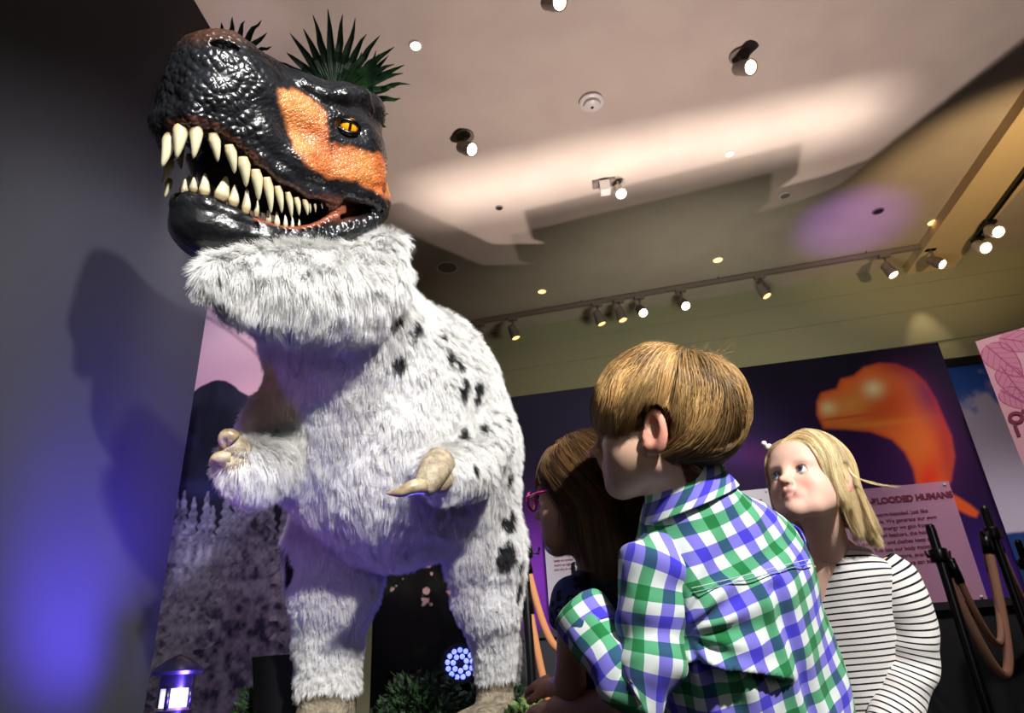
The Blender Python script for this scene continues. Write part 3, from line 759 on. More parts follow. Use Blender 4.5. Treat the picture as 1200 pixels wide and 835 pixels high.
hs = SDF(HO + np.array([-.50, -.48, -.42]), HO + np.array([.34, .42, .40]), 0.0029)
def hcap(pts, k=0.02, mode='add', S=None, both=True):
    S = S or hs
    for (x0, y0, c0, r0), (x1, y1, c1, r1) in zip(pts[:-1], pts[1:]):
        a, b = H(x0, y0, c0), H(x1, y1, c1)
        S.cap(a, b, r0, r1, k, mode)
        if both: S.cap(mir(a), mir(b), r0, r1, k, mode)
# upper skull masses
hcap([(257, 93, .030, .081), (286, 112, .035, .078), (335, 140, .04, .074), (385, 160, .05, .085), (404, 172, .055, .086)], .05)
hcap([(236, 124, .040, .056), (250, 122, .052, .052), (300, 160, .075, .046), (345, 192, .090, .046), (400, 208, .095, .052), (428, 214, .095, .046)], .035)
hcap([(250, 66, .02, .048), (268, 70, .02, .050), (310, 95, .02, .046), (352, 112, .04, .044), (402, 124, .06, .048), (428, 132, .055, .052)], .03)
hs.cap(hw([-.02, .0, 0]), hw([-.16, .0, 0]), .11, .12, .05)
hs.cap(hw([-.02, -.02, 0]), hw([.14, .0, 0]), .08, .06, .05)
# swollen front lip, lip ridge, brow, lacrimal horn, cheek bulge
hcap([(207, 150, .004, .030), (210, 141, .036, .030), (226, 136, .068, .024), (256, 143, .085, .018), (280, 160, .094, .016), (305, 186, .105, .015), (330, 206, .112, .015), (362, 224, .118, .014), (395, 232, .120, .016)], .014)
hcap([(203, 152, .0, .032), (203, 150, .004, .032)], .014)
hcap([(198, 178, -.012, .018), (197, 152, -.004, .026)], .014)
hcap([(224, 108, .0, .045), (204, 148, .0, .03)], .03)
hcap([(338, 96, .070, .016), (356, 102, .090, .020), (378, 112, .108, .019), (402, 112, .120, .019), (424, 112, .112, .018), (428, 124, .105, .018)], .014)
hcap([(386, 120, .105, .016), (380, 138, .108, .010)], .012)
hcap([(385, 214, .118, .020), (420, 226, .126, .024), (440, 233, .126, .022), (446, 244, .118, .020)], .010)
hcap([(414, 243, .150, .007), (434, 249, .150, .009), (446, 252, .145, .008)], .008, 'sub')
hcap([(350, 190, .10, .02), (395, 208, .118, .02)], .02)
hs.ell(H(418, 198, .105), (.050, .05, .032), HB, .03); hs.ell(mir(H(428, 200, .105)), (.055, .05, .035), HB, .03)
# hollows: in front of the eye, eye socket, nostril, under the brow
for p, r, k in ((H(352, 150, .150), (.050, .034, .030), .02), (H(408, 150, .150), (.030, .022, .024), .014), (H(266, 58, .075), (.034, .014, .020), .006), (H(425, 150, .160), (.03, .025, .022), .02)):
    for q in (p, mir(p)): hs.ell(q, r, HB, k, 'sub')
# mouth cavity cut into the upper jaw
hcap([(228, 180, .0, .030), (250, 192, .03, .034), (300, 222, .055, .030), (350, 246, .070, .020)], .012, 'sub')
hcap([(236, 186, .0, .034), (250, 192, .0, .04), (300, 215, .0, .05), (350, 240, .0, .04)], .012, 'sub')
# lower jaw
hcap([(240, 262, .018, .055), (248, 274, .018, .050), (268, 274, .040, .046), (310, 282, .072, .034), (360, 284, .094, .030), (410, 270, .108, .026), (438, 258, .112, .022)], .02)
hcap([(223, 238, .020, .026), (242, 240, .045, .020), (275, 252, .066, .015), (310, 268, .084, .014), (345, 274, .098, .014), (372, 268, .106, .014), (392, 255, .110, .014)], .010)
hs.cap(H(232, 265, 0), H(300, 290, 0), .05, .045, .03); hs.cap(H(300, 292, 0), H(400, 290, 0), .045, .05, .03)
hs.cap(H(395, 262, 0), H(420, 235, 0), .085, .085, .03)
hcap([(240, 228, .0, .02), (300, 258, .03, .028), (350, 268, .05, .022), (380, 262, .05, .02)], .01, 'sub')
# folded skin at the corner of the mouth
for i in range(4):
    hcap([(380 + i * 3, 236 + i * 5, .100, .0045), (392 + i * 2, 237 + i * 4, .110, .005), (404, 241 + i * 2.6, .112, .004)], .006)
# teeth roots / gum ripples and lip notches
for i, x in enumerate(np.linspace(300, 455, 21)):
    y = np.interp(x, [235, 275, 310, 345, 372, 392, 455], [238, 252, 268, 274, 268, 255, 247])
    c = np.interp(x, [235, 275, 310, 345, 392, 455], [.055, .074, .092, .106, .122, .132])
    hcap([(x, y - 2, c, .0035), (x + 2, y + 13, c + .004, .003)], .006, 'sub')
Vh, Fh = hs.mesh(2)
Lh = hl(Vh); N_ = vnormals(Vh, Fh)
# raised scales: cellular displacement, coarse on the snout, fine on the cheeks
def cells(p, seed=0):
    p = np.asarray(p); i = np.floor(p).astype(np.int64); d1 = np.full(len(p), 9.0); d2 = np.full(len(p), 9.0)
    for dx in (-1, 0, 1):
        for dy in (-1, 0, 1):
            for dz in (-1, 0, 1):
                q = i + np.array([dx, dy, dz]); h = q[:, 0] * 73856093 ^ q[:, 1] * 19349663 ^ q[:, 2] * 83492791 ^ (seed * 2654435761)
                j = np.stack([((h >> s_) & 1023) / 1023.0 for s_ in (3, 11, 19)], 1) * 1.0
                d = np.linalg.norm(q + j - p, axis=1); d2 = np.where(d < d1, d1, np.minimum(d2, d)); d1 = np.minimum(d1, d)
    return d1, d2
Am = Lh.copy(); Am[:, 2] = np.abs(Am[:, 2])
qh = proj(hw(Am))                                   # where the near-side twin of each vertex shows
Lq = Lh @ np.array([[.82, .41, .40], [-.57, .60, .56], [-.01, -.69, .72]]) + .004 * np.stack([fbm(Lh * 40, 61), fbm(Lh * 40, 62), fbm(Lh * 40, 63)], 1)
d1, d2 = cells(Lq * 66, 1); big = np.clip((d2 - d1) * 1.9, 0, 1) ** .6 * (1 - .5 * d1 ** 2)
d1, d2 = cells(Lq * 135, 2); fine = np.clip((d2 - d1) * 2.2, 0, 1)
snoutw = sstep(330, 290, qh[:, 0]) * sstep(235, 200, qh[:, 1])
smooth_ = sstep(225, 245, qh[:, 1]) * sstep(380, 350, qh[:, 0])
wr = fbm(Lh * np.array([30, 60, 60]), 3)
p1 = [(326, 104), (345, 106), (368, 118), (382, 132), (383, 158), (388, 182), (400, 200), (384, 208), (362, 196), (346, 174), (334, 142), (327, 120)]
so_ = sstep(4, -4, poly_sd(qh, p1))
disp = 0.0042 * (big - .6) * snoutw + 0.0016 * (fine - .6) * (1 - snoutw) * (1 - .8 * smooth_) + .0020 * wr * (1 - .85 * snoutw) * (1 - .6 * so_)
Vh = Vh + N_ * disp[:, None]
p1 = [(326, 104), (345, 106), (368, 118), (382, 132), (383, 158), (388, 182), (400, 200), (384, 208), (362, 196), (346, 174), (334, 142), (327, 120)]
p2 = [(388, 182), (392, 168), (410, 172), (432, 178), (449, 182), (458, 205), (466, 238), (448, 228), (420, 212), (384, 208), (380, 200)]
rag = fbm(Lh * 45, 5) * 5
so = sstep(4, -4, np.minimum(poly_sd(qh, p1), poly_sd(qh, p2)) + rag)
colh = np.tile(L3(27, 28, 31), (len(Vh), 1)); colh = mixc(colh, L3(13, 13, 15), sstep(-.1, .5, fbm(Lh * 18, 8)))
org = mixc(np.tile(L3(196, 104, 54), (len(Vh), 1)), L3(220, 140, 78), sstep(-.3, .4, fbm(Lh * 14, 2)))
org = org * (0.55 + .45 * sstep(.0, .35, fine))[:, None]
colh = mixc(colh, org, so)
lipd = np.minimum.reduce([seg_d(qh, a, b)[0] for a, b in zip([(197, 146), (225, 142), (256, 150), (280, 170), (305, 196), (330, 216), (362, 232)], [(225, 142), (256, 150), (280, 170), (305, 196), (330, 216), (362, 232), (395, 238)])])
colh = mixc(colh, L3(84, 46, 34), .75 * sstep(9, 2, lipd + rag))
cor = np.exp(-((qh[:, 0] - 394) / 17) ** 2 - ((qh[:, 1] - 247) / 9) ** 2); colh = mixc(colh, L3(150, 84, 60), np.clip(cor * 1.2, 0, 1) * (Am[:, 2] > .08))
jl = np.minimum.reduce([seg_d(qh, a, b)[0] for a, b in zip([(300, 256), (345, 266), (372, 262)], [(345, 266), (372, 262), (392, 250)])]); colh = mixc(colh, L3(140, 74, 50), .8 * sstep(5, 1, jl))
colh = mixc(colh, L3(96, 62, 44), .45 * sstep(60, 34, qh[:, 1]) * sstep(200, 230, qh[:, 0]) * (qh[:, 0] < 300))
inside = ((Am[:, 2] < .055) & (poly_sd(qh, [(200, 160), (250, 165), (300, 205), (390, 245), (340, 262), (300, 255), (215, 220)]) < 0)); colh = np.where(inside[:, None], L3(22, 10, 9), colh)
m_skin = Mat('glossy_reptile_skin', rough=0.30, spec=0.42, coat=0.3).attr('col')
tc_ = m_skin.node('ShaderNodeTexCoord'); vo_ = m_skin.node('ShaderNodeTexVoronoi', Scale=175.0); vo_.feature = 'DISTANCE_TO_EDGE'
mn_ = m_skin.node('ShaderNodeMath'); mn_.operation = 'MINIMUM'; mn_.inputs[1].default_value = .28
bp_ = m_skin.node('ShaderNodeBump', Distance=.0035); pa_ = m_skin.node('ShaderNodeAttribute', attribute_name='pebble')
m_skin.link(tc_, 'Object', vo_, 'Vector'); m_skin.link(vo_, 'Distance', mn_, 0); m_skin.link(mn_, 'Value', bp_, 'Height'); m_skin.link(pa_, 'Fac', bp_, 'Strength'); m_skin.link(bp_, 'Normal', m_skin.b, 'Normal')
head = mesh('head', Vh, Fh, m_skin, dino, cols=np.clip(colh, 0, 1))
_a = head.data.attributes.new('pebble', 'FLOAT', 'POINT'); _a.data.foreach_set('value', (.12 + .8 * so).astype(np.float32))

# eyes
def eye_cols(L):
    g = np.tile(L3(250, 160, 20), (len(L), 1)); r = np.hypot(L[:, 0], L[:, 1] * 1.0); v = L[:, 2]
    pup = (np.abs(L[:, 0]) < .14) & (np.abs(L[:, 1]) < .62) & (v > 0)
    g = mixc(g, L3(120, 52, 8), sstep(.55, .85, r)); g = np.where((r > .9)[:, None], L3(20, 12, 8), g); g = np.where(pup[:, None], L3(5, 4, 3), g); return g
m_eye = Mat('amber_eye', rough=0.05, coat=1.0, spec=.8).attr('col')
EC = H(407, 149, .120)
ev = (CAM - EC) / np.linalg.norm(CAM - EC) * .5 + hc * .5 + ha * .05
for cc, dd_ in ((EC, ev), (mir(EC), ev - 2 * ev.dot(hc) * hc)):
    B = basis(hb, dd_); R_ = np.stack([B[0], B[1], B[2]]); Z_ = dd_ / np.linalg.norm(dd_); Y_ = hb - Z_ * hb.dot(Z_); Y_ /= np.linalg.norm(Y_); R_ = np.stack([np.cross(Y_, Z_), Y_, Z_])
    e_ = uv_sphere('eye', cc, .0265, m_eye, head, 48, 32, R_, cols=lambda L: eye_cols(L / .0265))
    for (pth, nm_) in (((-1.0, 1.0, .35), 'upper_eyelid'), ((-1.0, -1.0, -.45), 'lower_eyelid')):
        pts = [cc + .0275 * (R_[0] * math.sin(t) * .98 + R_[1] * (pth[1] * math.cos(t) * (.44 if pth[1] > 0 else .55)) + R_[2] * math.sqrt(max(0.02, 1 - (math.sin(t) * .98) ** 2 - (math.cos(t) * .5) ** 2))) for t in np.linspace(-1.35, 1.35, 14)]
        tube(nm_, pts, .0055, m_skin, head, 8)

# teeth
m_tooth = Mat('ivory_teeth', rgb(232, 226, 196), 0.28, spec=.55, coat=.3)
tc_ = m_tooth.node('ShaderNodeAttribute', attribute_name='col'); m_tooth.link(tc_, 'Color', m_tooth.b, 'Base Color')
def tooth(bp, tp, wpx, c0, c1, flip=False, curve=.06):
    b = H(bp[0], bp[1], c0); t = H(tp[0], tp[1], c1); wd_ = wpx * np.linalg.norm(b - CAM) / F * .5
    if flip: b, t = mir(b), mir(t)
    ax = t - b; L_ = np.linalg.norm(ax); n = 12; s = np.linspace(0, 1, n)
    side = hc if not flip else -hc; bow = side - ax * side.dot(ax) / L_ ** 2
    pts = b + ax * s[:, None] + bow * (curve * L_ * np.sin(s * math.pi))[:, None]
    pts = np.vstack([b - ax * .12, pts]); s2 = np.concatenate([[-.1], s])
    r = wd_ * np.clip(np.sqrt(np.clip(1 - s2, 0, 1)) * (1 - .25 * np.clip(s2, 0, 1)) * np.clip(.72 + s2 * 1.4, .6, 1.0), .0006, 1)
    V, Fc = tube_geo(pts, r, 14); k = np.repeat(s2, 14)
    cl = mixc(np.tile(L3(180, 160, 120), (len(V), 1)), L3(214, 206, 172), sstep(0, .45, k)); cl = cl * (1 - .12 * np.clip(fbm(V * 220, 3), 0, 1))[:, None]
    mesh('tooth', V, Fc, m_tooth, head, cols=cl)
def T(x, y): return (180 + x / 5.0, 130 + y / 5.0)
up_t = [((95, 150), (48, 332), 80, .030, .036), ((158, 92), (133, 280), 88, .055, .062), ((250, 98), (232, 282), 80, .072, .078), ((350, 150), (375, 300), 72, .082, .086), ((445, 216), (474, 368), 72, .090, .092),
        ((525, 288), (541, 448), 78, .096, .097), ((600, 362), (614, 528), 74, .101, .101), ((665, 410), (687, 602), 64, .105, .104), ((728, 455), (751, 598), 54, .108, .107), ((788, 490), (809, 627), 46, .110, .109),
        ((838, 516), (853, 613), 42, .112, .111), ((885, 526), (903, 611), 40, .113, .112), ((913, 545), (918, 600), 20, .112, .110), ((945, 548), (948, 595), 18, .112, .110), ((985, 540), (988, 572), 16, .112, .110)]
lo_t = [((230, 470), (235, 386), 52, .022, .020), ((295, 490), (300, 360), 68, .040, .036), ((390, 515), (426, 380), 92, .055, .052), ((465, 550), (476, 428), 68, .066, .063), ((538, 590), (546, 451), 58, .075, .071),
        ((600, 610), (608, 520), 34, .082, .078), ((672, 655), (668, 580), 38, .089, .085), ((722, 675), (720, 585), 38, .094, .089), ((772, 682), (770, 602), 30, .098, .093), ((812, 685), (812, 618), 24, .102, .096), ((852, 672), (852, 632), 18, .104, .1)]
for i, (b_, t_, w_, c0, c1) in enumerate(up_t):
    tooth(T(*b_), T(*t_), w_ / 5.0, c0, c1)
    if i > 2: tooth(T(*b_), T(*t_), w_ / 5.0, c0, c1, True)
for b_, t_, w_, c0, c1 in (((98, 300), (48, 428), 52, -.012, -.006), ((92, 410), (64, 508), 46, -.04, -.036)): tooth(T(*b_), T(*t_), w_ / 5.0, c0, c1)
for b_, t_, w_, c0, c1 in lo_t:
    tooth(T(*b_), T(*t_), w_ / 5.0, c0, c1); tooth(T(*b_), T(*t_), w_ / 5.0, c0, c1, True)

# dark filler added in the open mouth, standing in for its shade
ls_ = SDF(HO + np.array([-.45, -.40, -.30]), HO + np.array([.2, .3, .2]), .008)
hcap([(250, 196, -.035, .036), (300, 224, -.03, .042), (380, 250, 0, .045), (410, 250, 0, .05)], .02, S=ls_, both=False)
Vl, Fl = ls_.mesh(1); mesh('mouth_dark_filler', Vl, Fl, Mat('mouth_dark_filler', rgb(26, 12, 12), .7), head)

# ---- body
def Q(px, py, z): return P(px, py, z)
bs = SDF((-1.35, .95, PZ - .01), (.55, 3.6, 2.25), .0105)
def bcap(pts, k=.06):
    for (x0, y0, z0, r0), (x1, y1, z1, r1) in zip(pts[:-1], pts[1:]): bs.cap(Q(x0, y0, z0), Q(x1, y1, z1), r0, r1, k)
# neck and ruff below the jaw
bcap([(405, 245, 1.76, .06), (395, 300, 1.80, .09), (378, 345, 1.80, .14), (400, 385, 1.86, .19), (440, 450, 1.98, .25)], .05)
bcap([(425, 310, 1.68, .06), (452, 292, 1.71, .036), (470, 281, 1.73, .016)], .03)
bcap([(258, 324, 1.46, .040), (300, 332, 1.52, .075), (350, 342, 1.58, .105), (400, 345, 1.66, .108), (440, 328, 1.70, .075)], .04)
# chest, belly, hips, tail
bcap([(430, 440, 1.99, .24), (445, 515, 2.02, .27), (462, 555, 2.12, .265)], .06)
bcap([(392, 470, 1.92, .17), (400, 540, 1.93, .155)], .06)
bcap([(505, 470, 2.08, .20), (522, 560, 2.18, .215)], .06)
bcap([(500, 430, 2.12, .17), (540, 520, 2.25, .18)], .06)
hip = Q(500, 545, 2.42); bs.ell(hip, (.29, .34, .25), None, .08)
tl = [hip, hip + np.array([-.02, .26, .04]), hip + np.array([-.28, .34, .08])]
for a, b, ra, rb in ((tl[0], tl[1], .22, .15), (tl[1], tl[2], .15, .085)): bs.cap(a, b, ra, rb, .05)
# legs
bcap([(415, 585, 2.22, .15), (392, 640, 2.12, .130), (392, 690, 2.08, .122), (385, 750, 2.06, .086), (384, 800, 2.04, .079), (384, 822, 2.04, .081)], .04)
bcap([(550, 572, 2.22, .135), (568, 640, 2.16, .112), (572, 700, 2.16, .098), (582, 760, 2.18, .063), (583, 812, 2.18, .058)], .04)
# arms
bcap([(330, 500, 1.88, .10), (322, 540, 1.78, .075), (296, 548, 1.66, .058), (285, 545, 1.62, .046)], .03)
bcap([(560, 510, 2.0, .09), (545, 545, 1.88, .070), (522, 552, 1.76, .052), (512, 548, 1.72, .044)], .03)
Vb, Fb = bs.mesh(2)
m_furskin = Mat('fur_backing', rough=.9, spec=.1).attr('col')
pxb = proj(Vb); Nb = vnormals(Vb, Fb); vd = CAM - Vb; dist = np.linalg.norm(vd, axis=1); facing = (Nb * vd).sum(1) / dist
spots = [(460, 367, 8, 5), (483, 384, 9, 5.5), (468, 420, 9, 6), (512, 388, 5, 4), (524, 411, 8, 5), (535, 426, 5, 4), (539, 451, 10, 5), (560, 449, 7, 4.5), (557, 461, 6, 4), (541, 505, 10, 5), (563, 499, 5, 4), (551, 546, 6, 3.5),
         (592, 526, 9, 4.5), (589, 487, 6, 4), (594, 557, 6, 4), (594, 606, 9, 6), (592, 648, 11, 9), (607, 690, 9, 4), (462, 340, 4, 3), (338, 600, 10, 4), (341, 662, 13, 5), (336, 640, 6, 4), (608, 655, 5, 3)]
SP = []
for x, y, ry, rx in spots:
    d = np.hypot(pxb[:, 0] - x, pxb[:, 1] - y); ok = (facing > .03)
    c_ = d + dist * 25 + (~ok) * 1e3; j = np.argmin(c_); SP.append((Vb[j], ry * 1.45 * dist[j] / F, rx * 1.45 * dist[j] / F))
rgs = np.random.default_rng(5)
hid = np.where((facing < -.3) & (Vb[:, 2] > 1.0) & (Vb[:, 0] > -.4))[0]
for j in rgs.choice(hid, 40, replace=False): SP.append((Vb[j], .028, .016))
def spotness(p):
    m = np.zeros(len(p))
    for c_, ry, rx in SP:
        d = p - c_; h = np.hypot(d[:, 0], d[:, 1]) / rx; v = d[:, 2] / ry; m = np.maximum(m, sstep(1.25, .8, np.sqrt(h * h + v * v)))
    return m
footz = PZ + .165
cb = mixc(np.tile(L3(206, 204, 206), (len(Vb), 1)), L3(18, 18, 22), spotness(Vb))
leg = Vb[:, 2] < footz + .02 * fbm(Vb * 20, 3); cb = np.where(leg[:, None], mixc(np.tile(L3(150, 138, 116), (len(Vb), 1)), L3(100, 90, 74), sstep(-.3, .3, fbm(Vb * 60, 9))), cb)
body = mesh('body', Vb, Fb, m_furskin, dino, cols=cb)

# ---- fur
def fur(name, V, Fq, n, ln, parent, rg, seed=0, keep=None, colf=None, rad=.00042, flow=None, stand=.55, k=5, mat=None, droop=.5):
    ctr = V[Fq].mean(1); vd = CAM - ctr; Nn = np.cross(V[Fq[:, 2]] - V[Fq[:, 0]], V[Fq[:, 3]] - V[Fq[:, 1]])
    fc = (Nn * vd).sum(1) / (np.linalg.norm(Nn, axis=1) * np.linalg.norm(vd, axis=1) + 1e-12)
    wgt = np.where(fc > -.25, 1.0, .16)
    if keep is not None: wgt = wgt * keep(ctr)
    p, nn = sample_surface(V, Fq, n, rg, wgt)
    down = np.array([0, 0, -1.0]) if flow is None else flow(p); tg = down - nn * (nn * down).sum(1)[:, None] if np.ndim(down) == 1 else down - nn * (nn * down).sum(1)[:, None]
    tg = tg / (np.linalg.norm(tg, axis=1)[:, None] + .15)
    nz = np.stack([fbm(p * 22, seed + i, 3) for i in range(3)], 1); n2 = np.stack([fbm(p * 65, seed + 5 + i, 2) for i in range(3)], 1); n3 = rg.normal(0, .16, (n, 3))
    d0 = nn * stand + tg * (1 - stand * .5) + nz * .7 + n2 * .6 + n3; d0 /= np.linalg.norm(d0, axis=1)[:, None]
    inward = (d0 * nn).sum(1); d0 = d0 + nn * np.clip(.12 - inward, 0, 1)[:, None]; d0 /= np.linalg.norm(d0, axis=1)[:, None]
    L_ = (ln(p) if callable(ln) else np.full(n, ln)) * rg.uniform(.65, 1.15, n)
    t = np.linspace(0, 1, k); S = p[:, None, :] - nn[:, None, :] * .001 + d0[:, None, :] * (t[None, :, None] * L_[:, None, None])
    S = S + (tg * .6 + n2 * .5 + np.array([0, 0, -.5 * droop]))[:, None, :] * ((t ** 2)[None, :, None] * L_[:, None, None] * .45)
    cid = np.floor(p * np.array([62, 62, 40]) + 1.6 * nz).astype(np.int64); key = (cid[:, 0] * 73856093) ^ (cid[:, 1] * 19349663) ^ (cid[:, 2] * 83492791); _, inv = np.unique(key, return_inverse=True); inv = inv.ravel()
    cn = np.bincount(inv); ce = np.stack([np.bincount(inv, p[:, i]) / cn for i in range(3)], 1)[inv]; de = np.stack([np.bincount(inv, d0[:, i]) / cn for i in range(3)], 1)[inv]
    S = S + ((ce - p) * .42 + (de - d0) * L_[:, None] * .35)[:, None, :] * (t ** 1.6)[None, :, None]
    c = colf(p, rg) if colf else np.tile(L3(232, 230, 226), (n, 1))
    return hair_obj(name, S, rad, c, mat or m_fur, parent)
m_fur = Mat('white_fur', rough=.55, spec=.25, sheen=.2).attr('col')
def furcol(p, rg):
    g = .97 + .05 * rg.random(len(p)) + .06 * fbm(p * 7, 40); c = L3(234, 233, 230)[None] * g[:, None]
    m = spotness(p + rg.normal(0, .0015, p.shape)); return mixc(c, L3(16, 16, 20), (m > .5).astype(float))
def blen(p):
    q = proj(p); l_ = np.full(len(p), .030)
    l_ = np.where(p[:, 2] < 1.05, .021, l_); l_ = l_ + .020 * np.exp(-((q[:, 0] - 360) / 120) ** 2 - ((q[:, 1] - 345) / 40) ** 2)
    l_ = l_ + .016 * np.exp(-((q[:, 0] - 300) / 35) ** 2 - ((q[:, 1] - 550) / 35) ** 2)
    return l_ + .014 * np.exp(-((q[:, 0] - 450) / 90) ** 2 - ((q[:, 1] - 610) / 45) ** 2)
HL = hl
fur('fur', Vb, Fb, 520000, blen, body, np.random.default_rng(11), 100, keep=lambda c: (c[:, 2] > footz - .01 + .02 * fbm(c * 20, 3)).astype(float), colf=furcol)

# ---- clawed hands and scaly feet
m_claw = Mat('horn_claw', rgb(206, 190, 158), .35, coat=.3).noise_color(rgb(140, 120, 88), rgb(196, 180, 146), 35)
m_hand = Mat('scaly_hand_skin', rgb(190, 176, 150), .6).noise_color(rgb(134, 120, 98), rgb(184, 168, 140), 60).bump('CELL', 160, .8, .002)
def claw(pts, r0, parent, name='claw', mat=None):
    p = spline([Q(*q) for q in pts], 14); s = np.linspace(0, 1, 14)
    return tube(name, p, r0 * np.clip(np.sqrt(1 - s) * (1 + .25 * np.sin(s * 3)), .03, 2), mat or m_claw, parent, 14, squash=.75)
def finger(pts, rads, parent):
    p = spline([Q(*q) for q in pts], 10); r = np.interp(np.linspace(0, 1, 10), np.linspace(0, 1, len(rads)), rads)
    return tube('finger', p, r, m_hand, parent, 14)
f1 = finger([(516, 540, 1.70), (508, 552, 1.66), (500, 566, 1.63), (494, 572, 1.62)], [.040, .040, .032, .026], dino)
claw([(497, 570, 1.62), (485, 570, 1.60), (470, 576, 1.585), (452, 578, 1.58)], .024, f1)
f2 = finger([(522, 552, 1.72), (518, 562, 1.68), (510, 571, 1.66)], [.030, .028, .020], dino)
claw([(512, 569, 1.655), (506, 573, 1.645), (499, 577, 1.64)], .016, f2)
f3 = finger([(284, 532, 1.60), (274, 524, 1.585), (268, 518, 1.575)], [.030, .030, .026], dino)
claw([(274, 516, 1.575), (267, 511, 1.57), (262, 516, 1.565), (263, 526, 1.56)], .025, f3)
f4 = finger([(286, 546, 1.60), (274, 544, 1.58), (264, 541, 1.57)], [.030, .027, .023], dino)
claw([(268, 537, 1.57), (258, 537, 1.56), (251, 541, 1.555), (250, 546, 1.55)], .023, f4)
m_foot = Mat('scaly_foot_skin', rgb(136, 124, 102), .7).noise_color(rgb(104, 94, 78), rgb(156, 144, 120), 40).bump('CELL', 75, 1.0, .005)
for (px, z_) in ((384, 2.04), (581, 2.18)):
    a = Q(px, 812, z_); fs = SDF((a[0] - .22, a[1] - .36, PZ - .01), (a[0] + .22, a[1] + .16, PZ + .22), .006)
    rr = .084 if px < 500 else .062
    fs.cap((a[0], a[1], PZ + .16), (a[0], a[1] - .01, PZ + .06), rr * .98, rr * 1.05, .02)
    ft = []
    for ang in (-.55, 0, .55):
        d = np.array([math.sin(ang) - .25, -math.cos(ang), 0]); d /= np.linalg.norm(d)
        fs.cap(np.array([a[0], a[1], PZ + .055]), np.array([a[0], a[1], PZ + .035]) + d * .17, .055, .034, .02); ft.append(np.array([a[0], a[1], PZ + .03]) + d * .19)
    Vf, Ff = fs.mesh(2); Vf[:, 2] = np.maximum(Vf[:, 2], PZ + .002)
    fo = mesh('foot', Vf, Ff, m_foot, dino)
    for q in ft:
        d = q - a; d[2] = 0; d /= np.linalg.norm(d); tube('claw', [q, q + d * .03 + np.array([0, 0, .004]), q + d * .06 - np.array([0, 0, .022])], [.018, .014, .002], m_claw, fo, 12)
# ================================================================== CHILDREN
m_skinp = Mat('child_skin', rough=.5, spec=.35, sss=.12).attr('col'); m_skinp.bump('NOISE', 500, .12, .0006)
m_hair = Mat('hair_strands', rough=.38, spec=.45).attr('col')
Z3 = np.array([0, 0, 1.0])
def nrm(v): v = np.array(v, float); return v / np.linalg.norm(v)
def join(parts):
    V = []; Fc = []; C = []; k = 0
    for v, f, c in parts: V.append(v); Fc.append(f + k); C.append(c); k += len(v)
    return np.concatenate(V), np.concatenate(Fc), np.concatenate(C)

